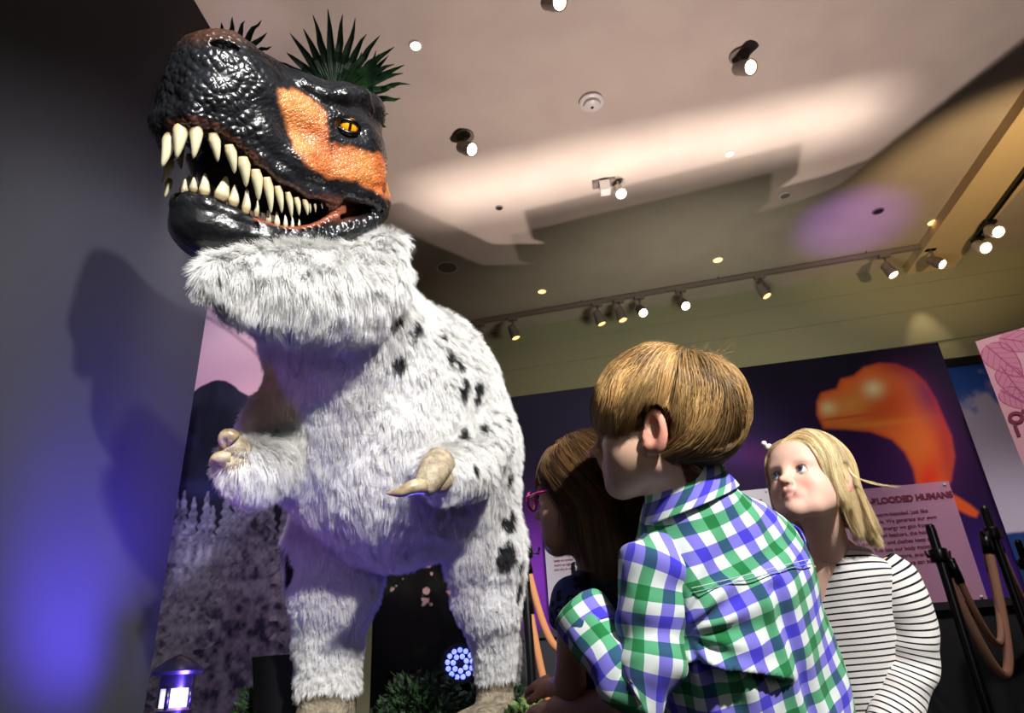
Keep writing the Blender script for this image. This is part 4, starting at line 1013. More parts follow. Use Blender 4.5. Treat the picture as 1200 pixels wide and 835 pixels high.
def HR(f, up=Z3):
    f = nrm(f); u = nrm(up - f * np.dot(up, f)); return np.stack([np.cross(u, f), f, u])
class Head:
    """child's head; local axes x = its left, y = forward, z = up; origin midway between the ears"""
    def __init__(s, C, fwd, up=Z3, sc=1.0, skin=(222, 176, 152), lips=(186, 96, 92), h=.0026, mouth_open=.5, chin=0.0, gaze=None, iris=(70, 100, 140), zc=.90):
        s.zc = zc
        s.C = np.array(C, float); s.sc = sc; f = nrm(fwd); u = nrm(up - f * np.dot(up, f)); x = np.cross(u, f)
        s.R = np.stack([x, f, u]); s.skin = skin; s.lips = lips; s.h = h; s.open = mouth_open; s.gaze = gaze; s.iris = iris
    def w(s, l): return s.C + (np.asarray(l, float) * s.sc) @ s.R
    def l(s, p): return ((np.asarray(p) - s.C) @ s.R.T) / s.sc
    def build(s, neck_to, neck_r=.040, mat=None):
        q = .19 * s.sc; lo = np.minimum(s.C - q, neck_to - .07); hi = np.maximum(s.C + q, neck_to + .07); S = SDF(lo, hi, s.h); k1 = s.sc; R_ = s.R
        zm = lambda c: (c[0], c[1], c[2] if c[2] > -.03 else -.03 + (c[2] + .03) * s.zc)
        E_ = lambda c, r, k=.02, m='add', R2=None: S.ell(s.w(zm(c)), np.array(r) * k1, R_ if R2 is None else R2 @ R_, k * k1, m)
        def K(a, b, ra, rb=None, k=.015, m='add'): S.cap(s.w(zm(a)), s.w(zm(b)), ra * k1, (ra if rb is None else rb) * k1, k * k1, m)
        E_((0, -.014, .030), (.073, .090, .081)); E_((0, .036, .026), (.060, .050, .055), .03); E_((0, .042, -.030), (.051, .040, .056), .03)
        for g in (-1, 1):
            K((g * .046, .004, -.050), (g * .030, .046, -.080), .018, .018, .022); K((g * .030, .046, -.080), (0, .062, -.088), .018, .017, .02)
            E_((g * .034, .044, -.037), (.024, .022, .023), .022); E_((g * .031, .014, -.042), (.030, .038, .034), .035); E_((g * .030, .066, .016), (.018, .012, .008), .014)
            E_((g * .030, .090, -.004), (.017, .014, .012), .012, 'sub')
        E_((0, .070, -.089), (.016, .013, .012), .014)
        K((0, .080, .006), (0, .093, -.020), .0065, .0075, .012); E_((0, .102, -.028), (.0092, .0095, .0085), .009)
        for g in (-1, 1):
            E_((g * .0095, .092, -.033), (.0062, .0068, .0055), .006)
            E_((g * .0052, .0965, -.0395), (.0032, .0040, .0030), .002, 'sub')
            K((g * .006, .091, -.045), (g * .004, .090, -.050), .0035, .0035, .008)
        E_((0, .0735, -.058), (.025, .013, .016), .014)
        o = .0035 * s.open
        K((-.0215, .074, -.060), (-.005, .0862, -.0545 + o * .4), .0034, .0043, .006); K((-.005, .0862, -.0545 + o * .4), (.005, .0862, -.0545 + o * .4), .0043, .0043, .006); K((.0215, .074, -.060), (.005, .0862, -.0545 + o * .4), .0034, .0043, .006)
        K((-.018, .075, -.063), (0, .0840, -.0665 - o), .0034, .0046, .006); K((.018, .075, -.063), (0, .0840, -.0665 - o), .0034, .0046, .006)
        K((-.016, .090, -.0612 - o * .2), (0, .100, -.0612 - o * .4), (.0014 + o * .6), .0022 + o * .9, .003, 'sub'); K((.016, .090, -.0612 - o * .2), (0, .100, -.0612 - o * .4), (.0014 + o * .6), .0022 + o * .9, .003, 'sub')
        for g in (-1, 1):
            # lids: a thin shell over the eyeball with an almond opening
            E_((g * .029, .0685, -.005), (.0142, .0142, .0142), .004)
            E_((g * .029, .088, -.0045), (.0128, .016, .0068), .0015, 'sub'); E_((g * .029, .0700, -.005), (.0126, .0126, .0126), .001, 'sub')
            # ear
            t_ = .32; Re = np.array([[math.cos(t_), -g * math.sin(t_) * -1, 0], [g * math.sin(t_) * -1, math.cos(t_), 0], [0, 0, 1.0]])
            E_((g * .0765, -.011, -.012), (.0080, .0185, .031), .006, 'add', Re); K((g * .071, .000, -.034), (g * .072, .001, -.030), .0085, .009, .006)
            E_((g * .0835, -.007, -.008), (.0075, .0105, .0195), .003, 'sub', Re); E_((g * .083, .004, -.016), (.005, .005, .006), .003, 'sub', Re)
            K((g * .077, .006, -.020), (g * .076, .005, -.012), .0028, .0028, .003)
        S.cap(s.w((0, -.022, -.050)), neck_to, neck_r * k1 * .98, neck_r * k1, .022)
        S.cap(s.w((0, -.012, -.060)), neck_to + s.R[1] * .012, neck_r * k1 * .8, neck_r * k1 * .8, .02)
        V, Fq = S.mesh(1); L = s.l(V); L[:, 2] = np.where(L[:, 2] > -.03, L[:, 2], -.03 + (L[:, 2] + .03) / s.zc); c = np.tile(L3(*s.skin), (len(V), 1))
        ch = np.exp(-((np.abs(L[:, 0]) - .036) / .018) ** 2 - ((L[:, 2] + .040) / .018) ** 2) * (L[:, 1] > .03); c = mixc(c, L3(222, 142, 128), .55 * ch)
        ns = np.exp(-((L[:, 1] - .10) / .012) ** 2 - ((L[:, 2] + .03) / .012) ** 2); c = mixc(c, L3(220, 146, 130), .4 * ns)
        er = (np.abs(L[:, 0]) > .0765) & (np.abs(L[:, 1] + .008) < .03) & (np.abs(L[:, 2] + .012) < .04); c = mixc(c, L3(224, 128, 112), .6 * er)
        lp = np.exp(-(np.abs(L[:, 0]) / .0205) ** 6) * sstep(.071, .075, L[:, 1]) * np.maximum(np.exp(-((L[:, 2] + .0545) / .0040) ** 4), np.exp(-((L[:, 2] + .0670 + o) / .0046) ** 4)); c = mixc(c, L3(*s.lips), .75 * lp)
        mo = np.exp(-((L[:, 0]) / .016) ** 4 - ((L[:, 2] + .0610 + o * .3) / (.0026 + o)) ** 4) * (L[:, 1] < .0875) * (L[:, 1] > .066); c = mixc(c, L3(60, 20, 22), mo * .9)
        ez = np.exp(-((np.abs(L[:, 0]) - .029) / .016) ** 4 - ((L[:, 2] + .004) / .010) ** 4) * (L[:, 1] > .05); c = mixc(c, L3(206, 150, 134), .45 * ez)
        s.V, s.F, s.c = V, Fq, c; return V, Fq, c
    def eyes(s, parent, gaze):
        m = Mat('eyeball', rough=.06, coat=1.0, spec=.7).attr('col')
        for g in (-1, 1):
            Z_ = nrm(gaze); X_ = nrm(np.cross(s.R[2], Z_)); Y_ = np.cross(Z_, X_); r_ = .0122 * s.sc
            def cf(L):
                L = L / r_; r = np.hypot(L[:, 0], L[:, 1]); front = L[:, 2] > 0
                c = np.tile(L3(232, 226, 222), (len(L), 1)); ir = mixc(np.tile(L3(*s.iris), (len(L), 1)), L3(24, 34, 56), sstep(.46, .60, r))
                c = mixc(c, ir, sstep(.62, .58, r) * front); return mixc(c, L3(6, 6, 8), sstep(.32, .28, r) * front)
            uv_sphere('eye', s.w((g * .029, .0695, -.005)), r_, m, parent, 40, 32, np.stack([X_, Y_, Z_]), cols=cf)
        # lashes: fine short curves on the upper lid
        st = []; rg = np.random.default_rng(3)
        for g in (-1, 1):
            for t in np.linspace(-1, 1, 34):
                a = s.w((g * .029 + t * .0115, .0812 - abs(t) ** 2 * .006, -.005 + .0058 * (1 - t * t) ** .5 + .0004)); d = s.R[1] * .0030 + s.R[2] * .002 + s.R[0] * t * .0022
                st.append([a, a + d * .5, a + d + s.R[2] * .0015])
        hair_obj('eyelashes', np.array(st), .00022, np.tile(L3(70, 48, 34), (len(st), 1)), m_hair, parent)
    def brows(s, parent, col):
        rg = np.random.default_rng(4); st = []
        for g in (-1, 1):
            for i in range(140):
                t = rg.uniform(0, 1); p = s.w((g * (.014 + t * .030), .0835 - t * t * .013, .0155 + .006 * math.sin(t * 2.4) + rg.normal(0, .0012))); d = nrm(s.R[0] * g * (.8) + s.R[2] * (.35 - t * .6)) * .006
                st.append([p - s.R[1] * .0015, p + d * .5 + s.R[1] * .0006, p + d - s.R[1] * .0002])
        hair_obj('eyebrows', np.array(st), .0002, np.tile(L3(*col), (len(st), 1)), m_hair, parent)

def hairdo(hd, parent, n, rootmask, flow, zlim, thick, cols, rg, step=.006, maxn=40, k=9, rad=.00028, grav=.0, wave=0.0, seed=0, fall=None, name='hair', clump=80.0, tonevar=.22, ear=False):
    """comb strands over the skull: walk along flow(l) hugging the cranium, stop at zlim(azimuth)"""
    V, Fq = hd.V, hd.F; L = hd.l(V); keep = rootmask(L[Fq].mean(1)).astype(float)
    p, nn = sample_surface(V, Fq, n, rg, keep); l = hd.l(p); u = rg.random(n) ** .8
    cc = np.array([0, -.014, .026]); rr = np.array([.0765, .0935, .084])
    path = [l.copy()]; alive = np.ones(n, bool); ln = np.zeros(n); zl = zlim(l, rg.normal(0, 1, n))
    cl = np.stack([fbm(l * 45, seed + i, 2) for i in range(3)], 1)      # lock-wise deviation
    for i in range(maxn):
        c = path[-1]; d = flow(c, l) + cl * wave
        q = (c - cc) / rr; nq = np.linalg.norm(q, axis=1); g = q / rr; g /= np.linalg.norm(g, axis=1)[:, None]
        offs = thick(l, u, i)                                            # wanted stand-off in metres
        cur = (nq - 1) * rr.mean()
        d = d - g * (d * g).sum(1)[:, None] * (1.0 if fall is None else fall(c)[:, None]); d /= np.linalg.norm(d, axis=1)[:, None] + 1e-9
        lift = np.clip(offs - cur, -.35 * step if fall is None else 0, .5 * step)
        nx = c + d * step + g * lift[:, None] + np.array([0, 0, -grav])
        alive &= nx[:, 2] > zl
        if ear: alive &= ~((np.abs(nx[:, 0]) > .06) & ((((nx[:, 1] + .012) / .026) ** 2 + ((nx[:, 2] + .010) / .034) ** 2) < 1))
        path.append(np.where(alive[:, None], nx, c))
    A = np.stack(path, 1); cnt = (np.linalg.norm(np.diff(A, axis=1), axis=2) > 1e-7).sum(1); ok = cnt >= 2; A, cnt, u = A[ok], cnt[ok], u[ok]; l = l[ok]
    t = np.linspace(0, 1, k)[None] * cnt[:, None]; i0 = np.minimum(t.astype(int), A.shape[1] - 2); f = (t - i0)[..., None]; ar = np.arange(len(A))[:, None]
    St = A[ar, i0] * (1 - f) + A[ar, np.minimum(i0 + 1, A.shape[1] - 1)] * f
    St = St + (rg.normal(0, .0009, (len(A), 1, 3)) * np.linspace(0, 1, k)[None, :, None])
    cid = np.floor(l * clump + .5 * cl[ok] * 2).astype(np.int64); key = (cid[:, 0] * 73856093) ^ (cid[:, 1] * 19349663) ^ (cid[:, 2] * 83492791); _, inv = np.unique(key, return_inverse=True); inv = inv.ravel()
    cn = np.bincount(inv); mean = np.stack([[np.bincount(inv, St[:, j, i]) / cn for i in range(3)] for j in range(k)], 0).transpose(2, 0, 1)[inv]
    tt = np.linspace(0, 1, k)[None, :, None] ** 1.3; St = St + (mean - St) * tt * (.30 + .35 * np.random.default_rng(5).random(cn.max() * 0 + len(cn)))[inv][:, None, None]
    tone = np.random.default_rng(9).normal(0, 1, len(cn))[inv]
    c = np.clip(cols(l, u, rg) * np.exp(tone * tonevar)[:, None], 0, 1); return hair_obj(name, hd.w(St), rad * hd.sc, c, m_hair, parent)

def loft(name, rings, mat, parent, nseg=72, nring=90, wr=None, closed=True, capend=False, uscale=1.0, thick=.0022, uoff=0.0, join_v0=0.0, uref=.25):
    """rings: (centre, half-width vector, half-depth vector, squareness); wr(V, N, a, s) -> outward displacement"""
    A = np.array([np.concatenate([r[0], r[1], r[2], [r[3]]]) for r in rings], float); A = spline(A, nring); n = nring
    ang = np.linspace(0, 2 * np.pi, nseg + 1); V = []; ca, sa = np.cos(ang), np.sin(ang)
    for r in A:
        c, U, W, e = r[:3], r[3:6], r[6:9], r[9]
        V.append(c + (np.sign(ca) * np.abs(ca) ** e)[:, None] * U + (np.sign(sa) * np.abs(sa) ** e)[:, None] * W)
    V = np.array(V); du = np.linalg.norm(np.diff(V, axis=1), axis=2); arc = np.concatenate([np.zeros((n, 1)), np.cumsum(du, 1)], 1)
    tot = arc[:, -1:].mean(); arc = arc - arc[:, int(nseg * uref)][:, None]
    dl = np.linalg.norm(np.diff(A[:, :3], axis=0), axis=1); ln = np.concatenate([[0], np.cumsum(dl)])
    uv = np.stack([arc * uscale + uoff, np.repeat(ln[:, None], nseg + 1, 1) + join_v0], -1)
    gi = np.gradient(V, axis=0); gj = np.gradient(V, axis=1); N = np.cross(gj, gi); N /= np.linalg.norm(N, axis=2)[..., None] + 1e-9
    ctr = A[:, None, :3]; sg = np.sign(((V - ctr) * N).sum(2).mean()); N *= sg
    if wr is not None: V = V + N * wr(V, N, ang[None, :] + 0 * V[..., 0], np.linspace(0, 1, n)[:, None] + 0 * V[..., 0])[..., None]
    V[:, -1] = V[:, 0]
    i = (np.arange(n - 1)[:, None] * (nseg + 1) + np.arange(nseg)[None]).ravel(); Fc = np.stack([i, i + 1, i + nseg + 2, i + nseg + 1], 1)
    if sg < 0: Fc = Fc[:, ::-1]
    o = mesh(name, V.reshape(-1, 3), Fc, mat, parent, uv=uv.reshape(-1, 2))
    s_ = o.modifiers.new('cloth', 'SOLIDIFY'); s_.thickness = thick; s_.offset = -1
    return o

def hand(S_lo, wrist, d, nrm_, side, sc, curl=.5, skin=(214, 160, 138), spread=.12, thumb_in=.3, h=.0022):
    """five-fingered hand: wrist point, pointing direction d, back-of-hand normal, side=+1 if the thumb is towards d x normal"""
    d = nrm(d); n_ = nrm(nrm_ - d * np.dot(nrm_, d)); x = np.cross(d, n_) * side; w_ = np.array(wrist, float)
    S = SDF(w_ - .12 * sc - .02, w_ + .12 * sc + .02, h); pt = lambda a, b, c: w_ + (a * d + b * x + c * n_) * sc
    S.cap(pt(-.03, 0, 0), pt(.01, 0, 0), .019 * sc, .018 * sc, .01)
    for b in (-.022, -.008, .007, .021): S.cap(pt(.012, b * .6, 0), pt(.055, b, .003), .0125 * sc, .0105 * sc, .010)
    for i, (b, L_) in enumerate(((.023, .060), (.008, .068), (-.008, .062), (-.023, .048))):
        a0 = pt(.058, b, .003); ang = 0; dd = nrm(d + x * spread * b / .02); q = a0; r = .0088 * sc
        for j, fr in enumerate((.45, .32, .23)):
            ang += curl * (.7 + .35 * j) * (1 + .1 * i); v = dd * math.cos(ang) - n_ * math.sin(ang); q2 = q + v * L_ * fr * sc; S.cap(q, q2, r, r * .93, .0035); r *= .93; q = q2
    t0 = pt(.018, .024, -.004); t1 = t0 + nrm(d * .7 + x * .75 - n_ * .3) * .028 * sc; t2 = t1 + nrm(d * .9 + x * (.25 - thumb_in) - n_ * .45) * .024 * sc; t3 = t2 + nrm(d * .95 - x * thumb_in - n_ * .5) * .018 * sc
    S.cap(t0, t1, .0115 * sc, .0098 * sc, .008); S.cap(t1, t2, .0098 * sc, .0088 * sc, .004); S.cap(t2, t3, .0088 * sc, .0075 * sc, .004)
    V, Fq = S.mesh(1); return V, Fq, np.tile(L3(*skin), (len(V), 1))
def limb(pts, rads, skin, h=.0045):
    pts = [np.array(p, float) for p in pts]; lo = np.min(pts, 0) - .08; hi = np.max(pts, 0) + .08; S = SDF(lo, hi, h)
    for a, b, ra, rb in zip(pts[:-1], pts[1:], rads[:-1], rads[1:]): S.cap(a, b, ra, rb, .015)
    V, Fq = S.mesh(1); return V, Fq, np.tile(L3(*skin), (len(V), 1))
m_denim = Mat('dark_trousers', rgb(34, 38, 56), .85).bump('NOISE', 400, .3, .001)
m_shoe = Mat('child_shoe', rgb(40, 38, 42), .6); m_sole = Mat('shoe_sole', rgb(200, 196, 190), .7)
def lower_body(parent, hip, fwd, sc=1.0, mat=None):
    """trousers and shoes down to the floor, below the picture"""
    hip = np.array(hip, float); f = nrm([fwd[0], fwd[1], 0]); x = np.array([-f[1], f[0], 0]); S = SDF((hip[0] - .25, hip[1] - .25, 0.0), (hip[0] + .25, hip[1] + .25, hip[2] + .15), .008)
    S.cap(hip + x * .045, hip - x * .045, .085 * sc, .085 * sc, .04)
    for g in (-1, 1):
        a = hip + x * g * .055 * sc; kn = np.array([a[0], a[1], hip[2] * .52]) + f * .02 + x * g * .01; an = np.array([kn[0], kn[1], .075]) - f * .02
        S.cap(a, kn, .070 * sc, .052 * sc, .03); S.cap(kn, an, .052 * sc, .044 * sc, .02)
    V, Fq = S.mesh(1); tr = mesh('trousers', V, Fq, mat or m_denim, parent)
    for g in (-1, 1):
        an = hip + x * g * .065 * sc; an = np.array([an[0], an[1], .06]); S = SDF(an - np.array([.14, .14, .06]), an + np.array([.14, .14, .05]), .006)
        S.cap(an - f * .02 - Z3 * .02, an + f * .085 - Z3 * .03, .034, .028, .02); V, Fq = S.mesh(1); V[:, 2] = np.maximum(V[:, 2], .002); mesh('shoe', V, Fq, m_shoe, parent)

# ------------------------------------------------------------------ cloth materials
def gingham():
    m = Mat('gingham_cotton', rough=.82, spec=.2, sheen=.15); a = m.node('ShaderNodeAttribute', attribute_name='uvp'); sp = m.node('ShaderNodeSeparateXYZ'); m.link(a, 'Vector', sp, 'Vector'); out = []
    for ax in ('X', 'Y'):
        d = m.node('ShaderNodeMath'); d.operation = 'DIVIDE'; d.inputs[1].default_value = .067; fr = m.node('ShaderNodeMath'); fr.operation = 'FRACT'
        m.link(sp, ax, d, 0); m.link(d, 'Value', fr, 0); rp = m.node('ShaderNodeValToRGB'); cr = rp.color_ramp; cr.interpolation = 'CONSTANT'
        cr.elements[0].position = 0; cr.elements[0].color = rgb(132, 124, 226); cr.elements[1].position = .25; cr.elements[1].color = rgb(236, 240, 240)
        e = cr.elements.new(.5); e.color = rgb(92, 172, 128); e = cr.elements.new(.75); e.color = rgb(236, 240, 240); m.link(fr, 'Value', rp, 'Fac'); out.append(rp)
    mx = m.node('ShaderNodeMix'); mx.data_type = 'RGBA'; mx.blend_type = 'MULTIPLY'; mx.inputs['Factor'].default_value = 1.0
    m.t.links.new(out[0].outputs['Color'], mx.inputs[6]); m.t.links.new(out[1].outputs['Color'], mx.inputs[7]); m.t.links.new(mx.outputs[2], m.b.inputs['Base Color'])
    m.bump('NOISE', 900, .15, .0005); return m
def stripes():
    m = Mat('striped_jersey', rough=.85, spec=.15, sheen=.2); a = m.node('ShaderNodeAttribute', attribute_name='uvp'); sp = m.node('ShaderNodeSeparateXYZ'); m.link(a, 'Vector', sp, 'Vector')
    d = m.node('ShaderNodeMath'); d.operation = 'DIVIDE'; d.inputs[1].default_value = .0128; fr = m.node('ShaderNodeMath'); fr.operation = 'FRACT'; m.link(sp, 'Y', d, 0); m.link(d, 'Value', fr, 0)
    rp = m.node('ShaderNodeValToRGB'); cr = rp.color_ramp; cr.interpolation = 'CONSTANT'; cr.elements[0].color = rgb(18, 20, 30); cr.elements[1].position = .27; cr.elements[1].color = rgb(230, 226, 222)
    m.link(fr, 'Value', rp, 'Fac'); m.link(rp, 'Color', m.b, 'Base Color'); m.bump('NOISE', 700, .15, .0005); return m
m_ging = gingham(); m_strp = stripes()
m_thread = Mat('shirt_thread', rgb(226, 230, 232), .8)
m_leo = Mat('navy_leopard_cotton', rough=.85)
tc_ = m_leo.node('ShaderNodeTexCoord'); v_ = m_leo.node('ShaderNodeTexVoronoi', Scale=62.0, Randomness=.9); n_ = m_leo.node('ShaderNodeTexNoise', Scale=60.0); rp = m_leo.node('ShaderNodeValToRGB'); ad = m_leo.node('ShaderNodeMath'); ad.operation = 'MULTIPLY_ADD'; ad.inputs[1].default_value = .35
m_leo.link(tc_, 'Object', v_, 'Vector'); m_leo.link(tc_, 'Object', n_, 'Vector'); m_leo.link(n_, 'Fac', ad, 0); m_leo.link(v_, 'Distance', ad, 2); m_leo.link(ad, 'Value', rp, 'Fac')
cr = rp.color_ramp; cr.elements[0].position = .40; cr.elements[0].color = rgb(70, 84, 150); cr.elements[1].position = .46; cr.elements[1].color = rgb(14, 16, 30); e = cr.elements.new(.62); e.color = rgb(14, 16, 30); e = cr.elements.new(.68); e.color = rgb(58, 72, 140); m_leo.link(rp, 'Color', m_leo.b, 'Base Color')

# ------------------------------------------------------------------ BOY in the checked shirt
bup = np.array([-.4 * .20, -.9 * .20, 1.0])
bf = nrm([-.90, .40, .12]); bsc = .97; _u = nrm(Z3 - bf * bf[2])
earw = P(767, 506, .885); R0 = np.stack([np.cross(_u, bf) * -1, bf, _u]); R0[0] = np.cross(bf, _u); Cb = earw - (np.array([.078, -.010, -.012]) * bsc) @ HR(bf, bup)
base = P(803, 578, .955)
boy = empty('person', (Cb[0] + .05, Cb[1] + .1, 0), 'boy with short brown hair in a blue and green checked shirt, seen from behind', 'child')
hb_ = Head(Cb, bf, bup, bsc, skin=(232, 190, 164), mouth_open=.8, zc=.80)
Vh_, Fh_, ch_ = hb_.build(base + np.array([0, .0, -.03]), .043)
Lb = hb_.l(Vh_)
def azim(l): return np.arctan2(np.abs(l[:, 0]), l[:, 1])     # 0 = face, pi = back
def boyline(l):                                               # hairline height by azimuth
    return np.interp(azim(l), [0, .45, .8, 1.15, 1.45, 1.7, 2.0, 2.4, 3.14], [.055, .052, .034, .000, -.006, .028, -.030, -.080, -.105])
scalp = sstep(-.003, .004, Lb[:, 2] - boyline(Lb)) * (Lb[:, 2] > -.09)
ear_m = (np.abs(Lb[:, 0]) > .0735) & (Lb[:, 2] < .022); scalp = scalp * ~ear_m
ch_ = mixc(ch_, L3(86, 60, 34), scalp)
# arms of the body under the shirt, bare right forearm and both hands
lw = P(690, 722, .95); rw = P(652, 830, 1.17); re_ = P(752, 822, 1.05); rs = P(880, 660, 1.08)
le = P(757, 800, .870); lsd = P(772, 660, .915)
parts = [(Vh_, Fh_, ch_)]
parts.append(limb([P(824, 660, 1.0), P(862, 730, 1.0), P(888, 850, 1.0)], [.05, .075, .08], (226, 184, 160), .008))
parts.append(limb([rs, re_, rw], [.036, .030, .020], (216, 168, 144)))
parts.append(limb([lsd, le, lw], [.030, .027, .019], (216, 168, 144)))
parts.append(hand(None, rw, P(618, 833, 1.22) - rw, Z3 + np.array([0, -.4, 0]), -1, .78, .55, (222, 170, 146)))
parts.append(hand(None, lw, P(668, 700, 1.02) - lw, np.array([-.5, -.6, .5]), -1, .74, .7, (216, 168, 144)))
Vv, Ff, Cc = join(parts)
bbody = mesh('body', Vv, Ff, m_skinp, boy, cols=Cc)
hb_.eyes(bbody, bf + np.array([0, 0, .3])); hb_.brows(bbody, (130, 92, 54))
def b_flow(c, l0):
    cr_ = np.array([.012, -.062, .092]); v = c - cr_; v[:, 2] = 0; v /= np.linalg.norm(v, axis=1)[:, None] + .02
    front = sstep(-.05, .02, c[:, 1]); side = np.sign(c[:, 0]) * sstep(.01, .05, np.abs(c[:, 0]))
    d = v + np.array([0, 0, -.75]) + front[:, None] * np.array([-.30, .35, 0]) * (1 - sstep(.05, .07, np.abs(c[:, 0])))[:, None]
    return d
def b_zlim(l, z):
    a = azim(l); base_ = np.interp(a, [0, .5, .9, 1.2, 1.45, 1.62, 1.95, 2.1, 2.5, 3.14], [.022, .016, .002, -.020, -.018, .026, .020, -.034, -.088, -.122]); top = l[:, 2] > .07
    a2 = np.where(top, a, a); return base_ + z * .006 + .012 * fbm(l * 55, 19, 2)
def b_thick(l, u, i): return (.005 + .016 * u) * min(1, (i + 1) / 4) * np.interp(l[:, 2], [-.10, -.04, .01, .05], [.04, .25, .5, 1.0])
def b_cols(l, u, rg):
    n = len(l); k = fbm(l * np.array([70, 30, 30]), 12) * .9 + rg.normal(0, .18, n) + (u - .5) * .8
    return mixc(mixc(np.tile(L3(98, 70, 41), (n, 1)), L3(196, 158, 102), sstep(-.15, .55, k)), L3(56, 38, 22), sstep(-.1, -.8, k))
def zstop(l, z): return b_zlim(l, z)
class _Z: pass
hairdo(hb_, bbody, 62000, lambda c: ((c[:, 2] > boyline(c)) & ~((np.abs(c[:, 0]) > .0735) & (c[:, 2] < .022))), b_flow, b_zlim, b_thick, b_cols, np.random.default_rng(21), step=.007, maxn=26, k=9, rad=.00028, wave=.75, seed=50, ear=True, tonevar=.36, clump=62.0)
rg = np.random.default_rng(8); fl_ = []
for i in range(60):
    a = rg.uniform(0, 6.28); p0 = np.array([.05 * math.cos(a), -.03 + .06 * math.sin(a), .095]); d = nrm(p0 * np.array([1, 1, .6]) + rg.normal(0, .03, 3)); fl_.append([p0, p0 + d * .012, p0 + d * .022 + rg.normal(0, .004, 3), p0 + d * .030 + rg.normal(0, .008, 3)])
hair_obj('stray_hairs', hb_.w(np.array(fl_)), .00016, np.tile(L3(190, 150, 96), (60, 1)), m_hair, bbody)

# shirt
tf = nrm([-.30, .93, -.15]); tx = nrm(np.cross(tf, Z3))            # tx = his right
def ring(px, py, z, hw_, hd_, sq=.9, U=None, W=None):
    return (P(px, py, z), (U if U is not None else tx) * hw_, (W if W is not None else tf) * hd_, sq)
ax_b = nrm(P(888, 835, .955) - P(828, 630, .955))
W_b = nrm(tf - ax_b * tf.dot(ax_b)); U_b = nrm(np.cross(W_b, ax_b)); U_b = U_b if U_b.dot(tx) > 0 else -U_b
foldA, foldB = P(795, 765, .86), P(905, 785, .86)
def boy_wr(V, N, a, s):
    d = .0085 * fbm(V * np.array([9, 9, 4]), 31, 3) + .0050 * fbm(V * np.array([26, 26, 14]), 33, 2)
    d = d + .0055 * (.5 - np.abs(vnoise(V * np.array([13, 13, 5.5]) + .6 * vnoise(V * 9, 77)[..., None], 78))) + .0025 * (.5 - np.abs(vnoise(V * np.array([30, 26, 12]), 79)))
    # diagonal drag folds running from the armpits
    q = proj(V); r = np.hypot(q[..., 0] - 800, q[..., 1] - 742); th = np.arctan2(q[..., 1] - 742, q[..., 0] - 800)
    d = d + .0045 * np.sin(th * 12 + fbm(V * 8, 5) * 2) * np.exp(-(r / 110) ** 2) * sstep(10, 40, r)
    e, t = seg_d(q.reshape(-1, 2), (790, 766), (908, 792)); e = e.reshape(r.shape); sg = np.sign((q[..., 1] - 766) - (q[..., 0] - 790) * .22)
    d = d + .013 * np.exp(-(e / 15) ** 2) * (sg < 0) * 1.0 - .010 * np.exp(-(e / 9) ** 2) * (sg > 0)
    # long soft fold down the right of the back
    e2, t2 = seg_d(q.reshape(-1, 2), (905, 690), (962, 860)); d = d - .005 * np.exp(-(e2.reshape(r.shape) / 7) ** 2) + .003 * np.exp(-((e2.reshape(r.shape) - 14) / 8) ** 2)
    return d * sstep(0, .05, s)
rings = [(P(802, 566, .957), U_b * .052, W_b * .049, 1.0), (P(805, 582, .957), U_b * .062, W_b * .060, 1.0), (P(808, 592, .957), U_b * .072, W_b * .064, 1.0), (P(812, 603, .958), U_b * .084, W_b * .067, 1.0), (P(820, 620, .958), U_b * .108, W_b * .070, .95),
         (P(832, 645, .960), U_b * .128, W_b * .074, .85), (P(846, 668, .962), U_b * .130, W_b * .084, .85), (P(862, 720, .965), U_b * .133, W_b * .090, .88),
         (P(876, 780, .97), U_b * .136, W_b * .092, .9), (P(890, 840, .975), U_b * .142, W_b * .096, .9)]
e_ = P(890, 840, .975); rings += [(e_ + np.array([-.01, .0, -.09]), U_b * .145, W_b * .098, .9), (e_ + np.array([-.02, .01, -.20]), U_b * .150, W_b * .104, .9)]
shirt = loft('shirt', rings, m_ging, boy, 200, 200, boy_wr, uref=.75)
def cuffed(name, rings, parent, mat, wrf, **kw): return loft(name, rings, mat, parent, 90, 90, wrf, **kw)
def arm_rings(pts, rad, ref, sq=1.0, flat=None):
    """rings along a polyline with frames carried from ref"""
    p = [np.array(q, float) for q in pts]; out = []
    for i, q in enumerate(p):
        t = nrm(p[min(i + 1, len(p) - 1)] - p[max(i - 1, 0)]); U = nrm(ref - t * np.dot(ref, t)); W = np.cross(t, U)
        r = rad[i]; r = (r, r) if np.isscalar(r) else r; out.append((q, U * r[0], W * r[1], sq))
    return out
def sleeve_wr(V, N, a, s):
    return .0050 * (.5 - np.abs(vnoise(V * np.array([16, 16, 24]), 43))) + .0060 * fbm(V * 15, 41, 3) + .0038 * np.sin(s * 38 + 2.2 * np.sin(a) + 3 * fbm(V * 9, 7)) * np.exp(-((s - .55) / .28) ** 2)
ls = arm_rings([P(806, 634, .945), P(786, 638, .925), P(770, 656, .908), P(764, 690, .900), P(762, 735, .888), P(762, 778, .872), P(752, 808, .866), P(730, 792, .880), P(708, 762, .902), P(694, 738, .925), P(684, 722, .940)],
               [(.020, .030), (.034, .040), (.043, .047), (.047, .046), (.044, .042), (.042, .040), (.041, .038), (.037, .036), (.036, .036), (.038, .038), (.037, .037)], U_b)
sl_ = loft('sleeve', ls, m_ging, shirt, 100, 150, sleeve_wr)
cf = arm_rings([P(698, 744, .920), P(691, 733, .930), P(681, 717, .944), P(678, 713, .948)], [.0385, .0405, .0410, .0385], U_b)
loft('cuff', cf, m_ging, sl_, 80, 16, lambda V, N, a, s: .0015 * fbm(V * 40, 3), uoff=.013)
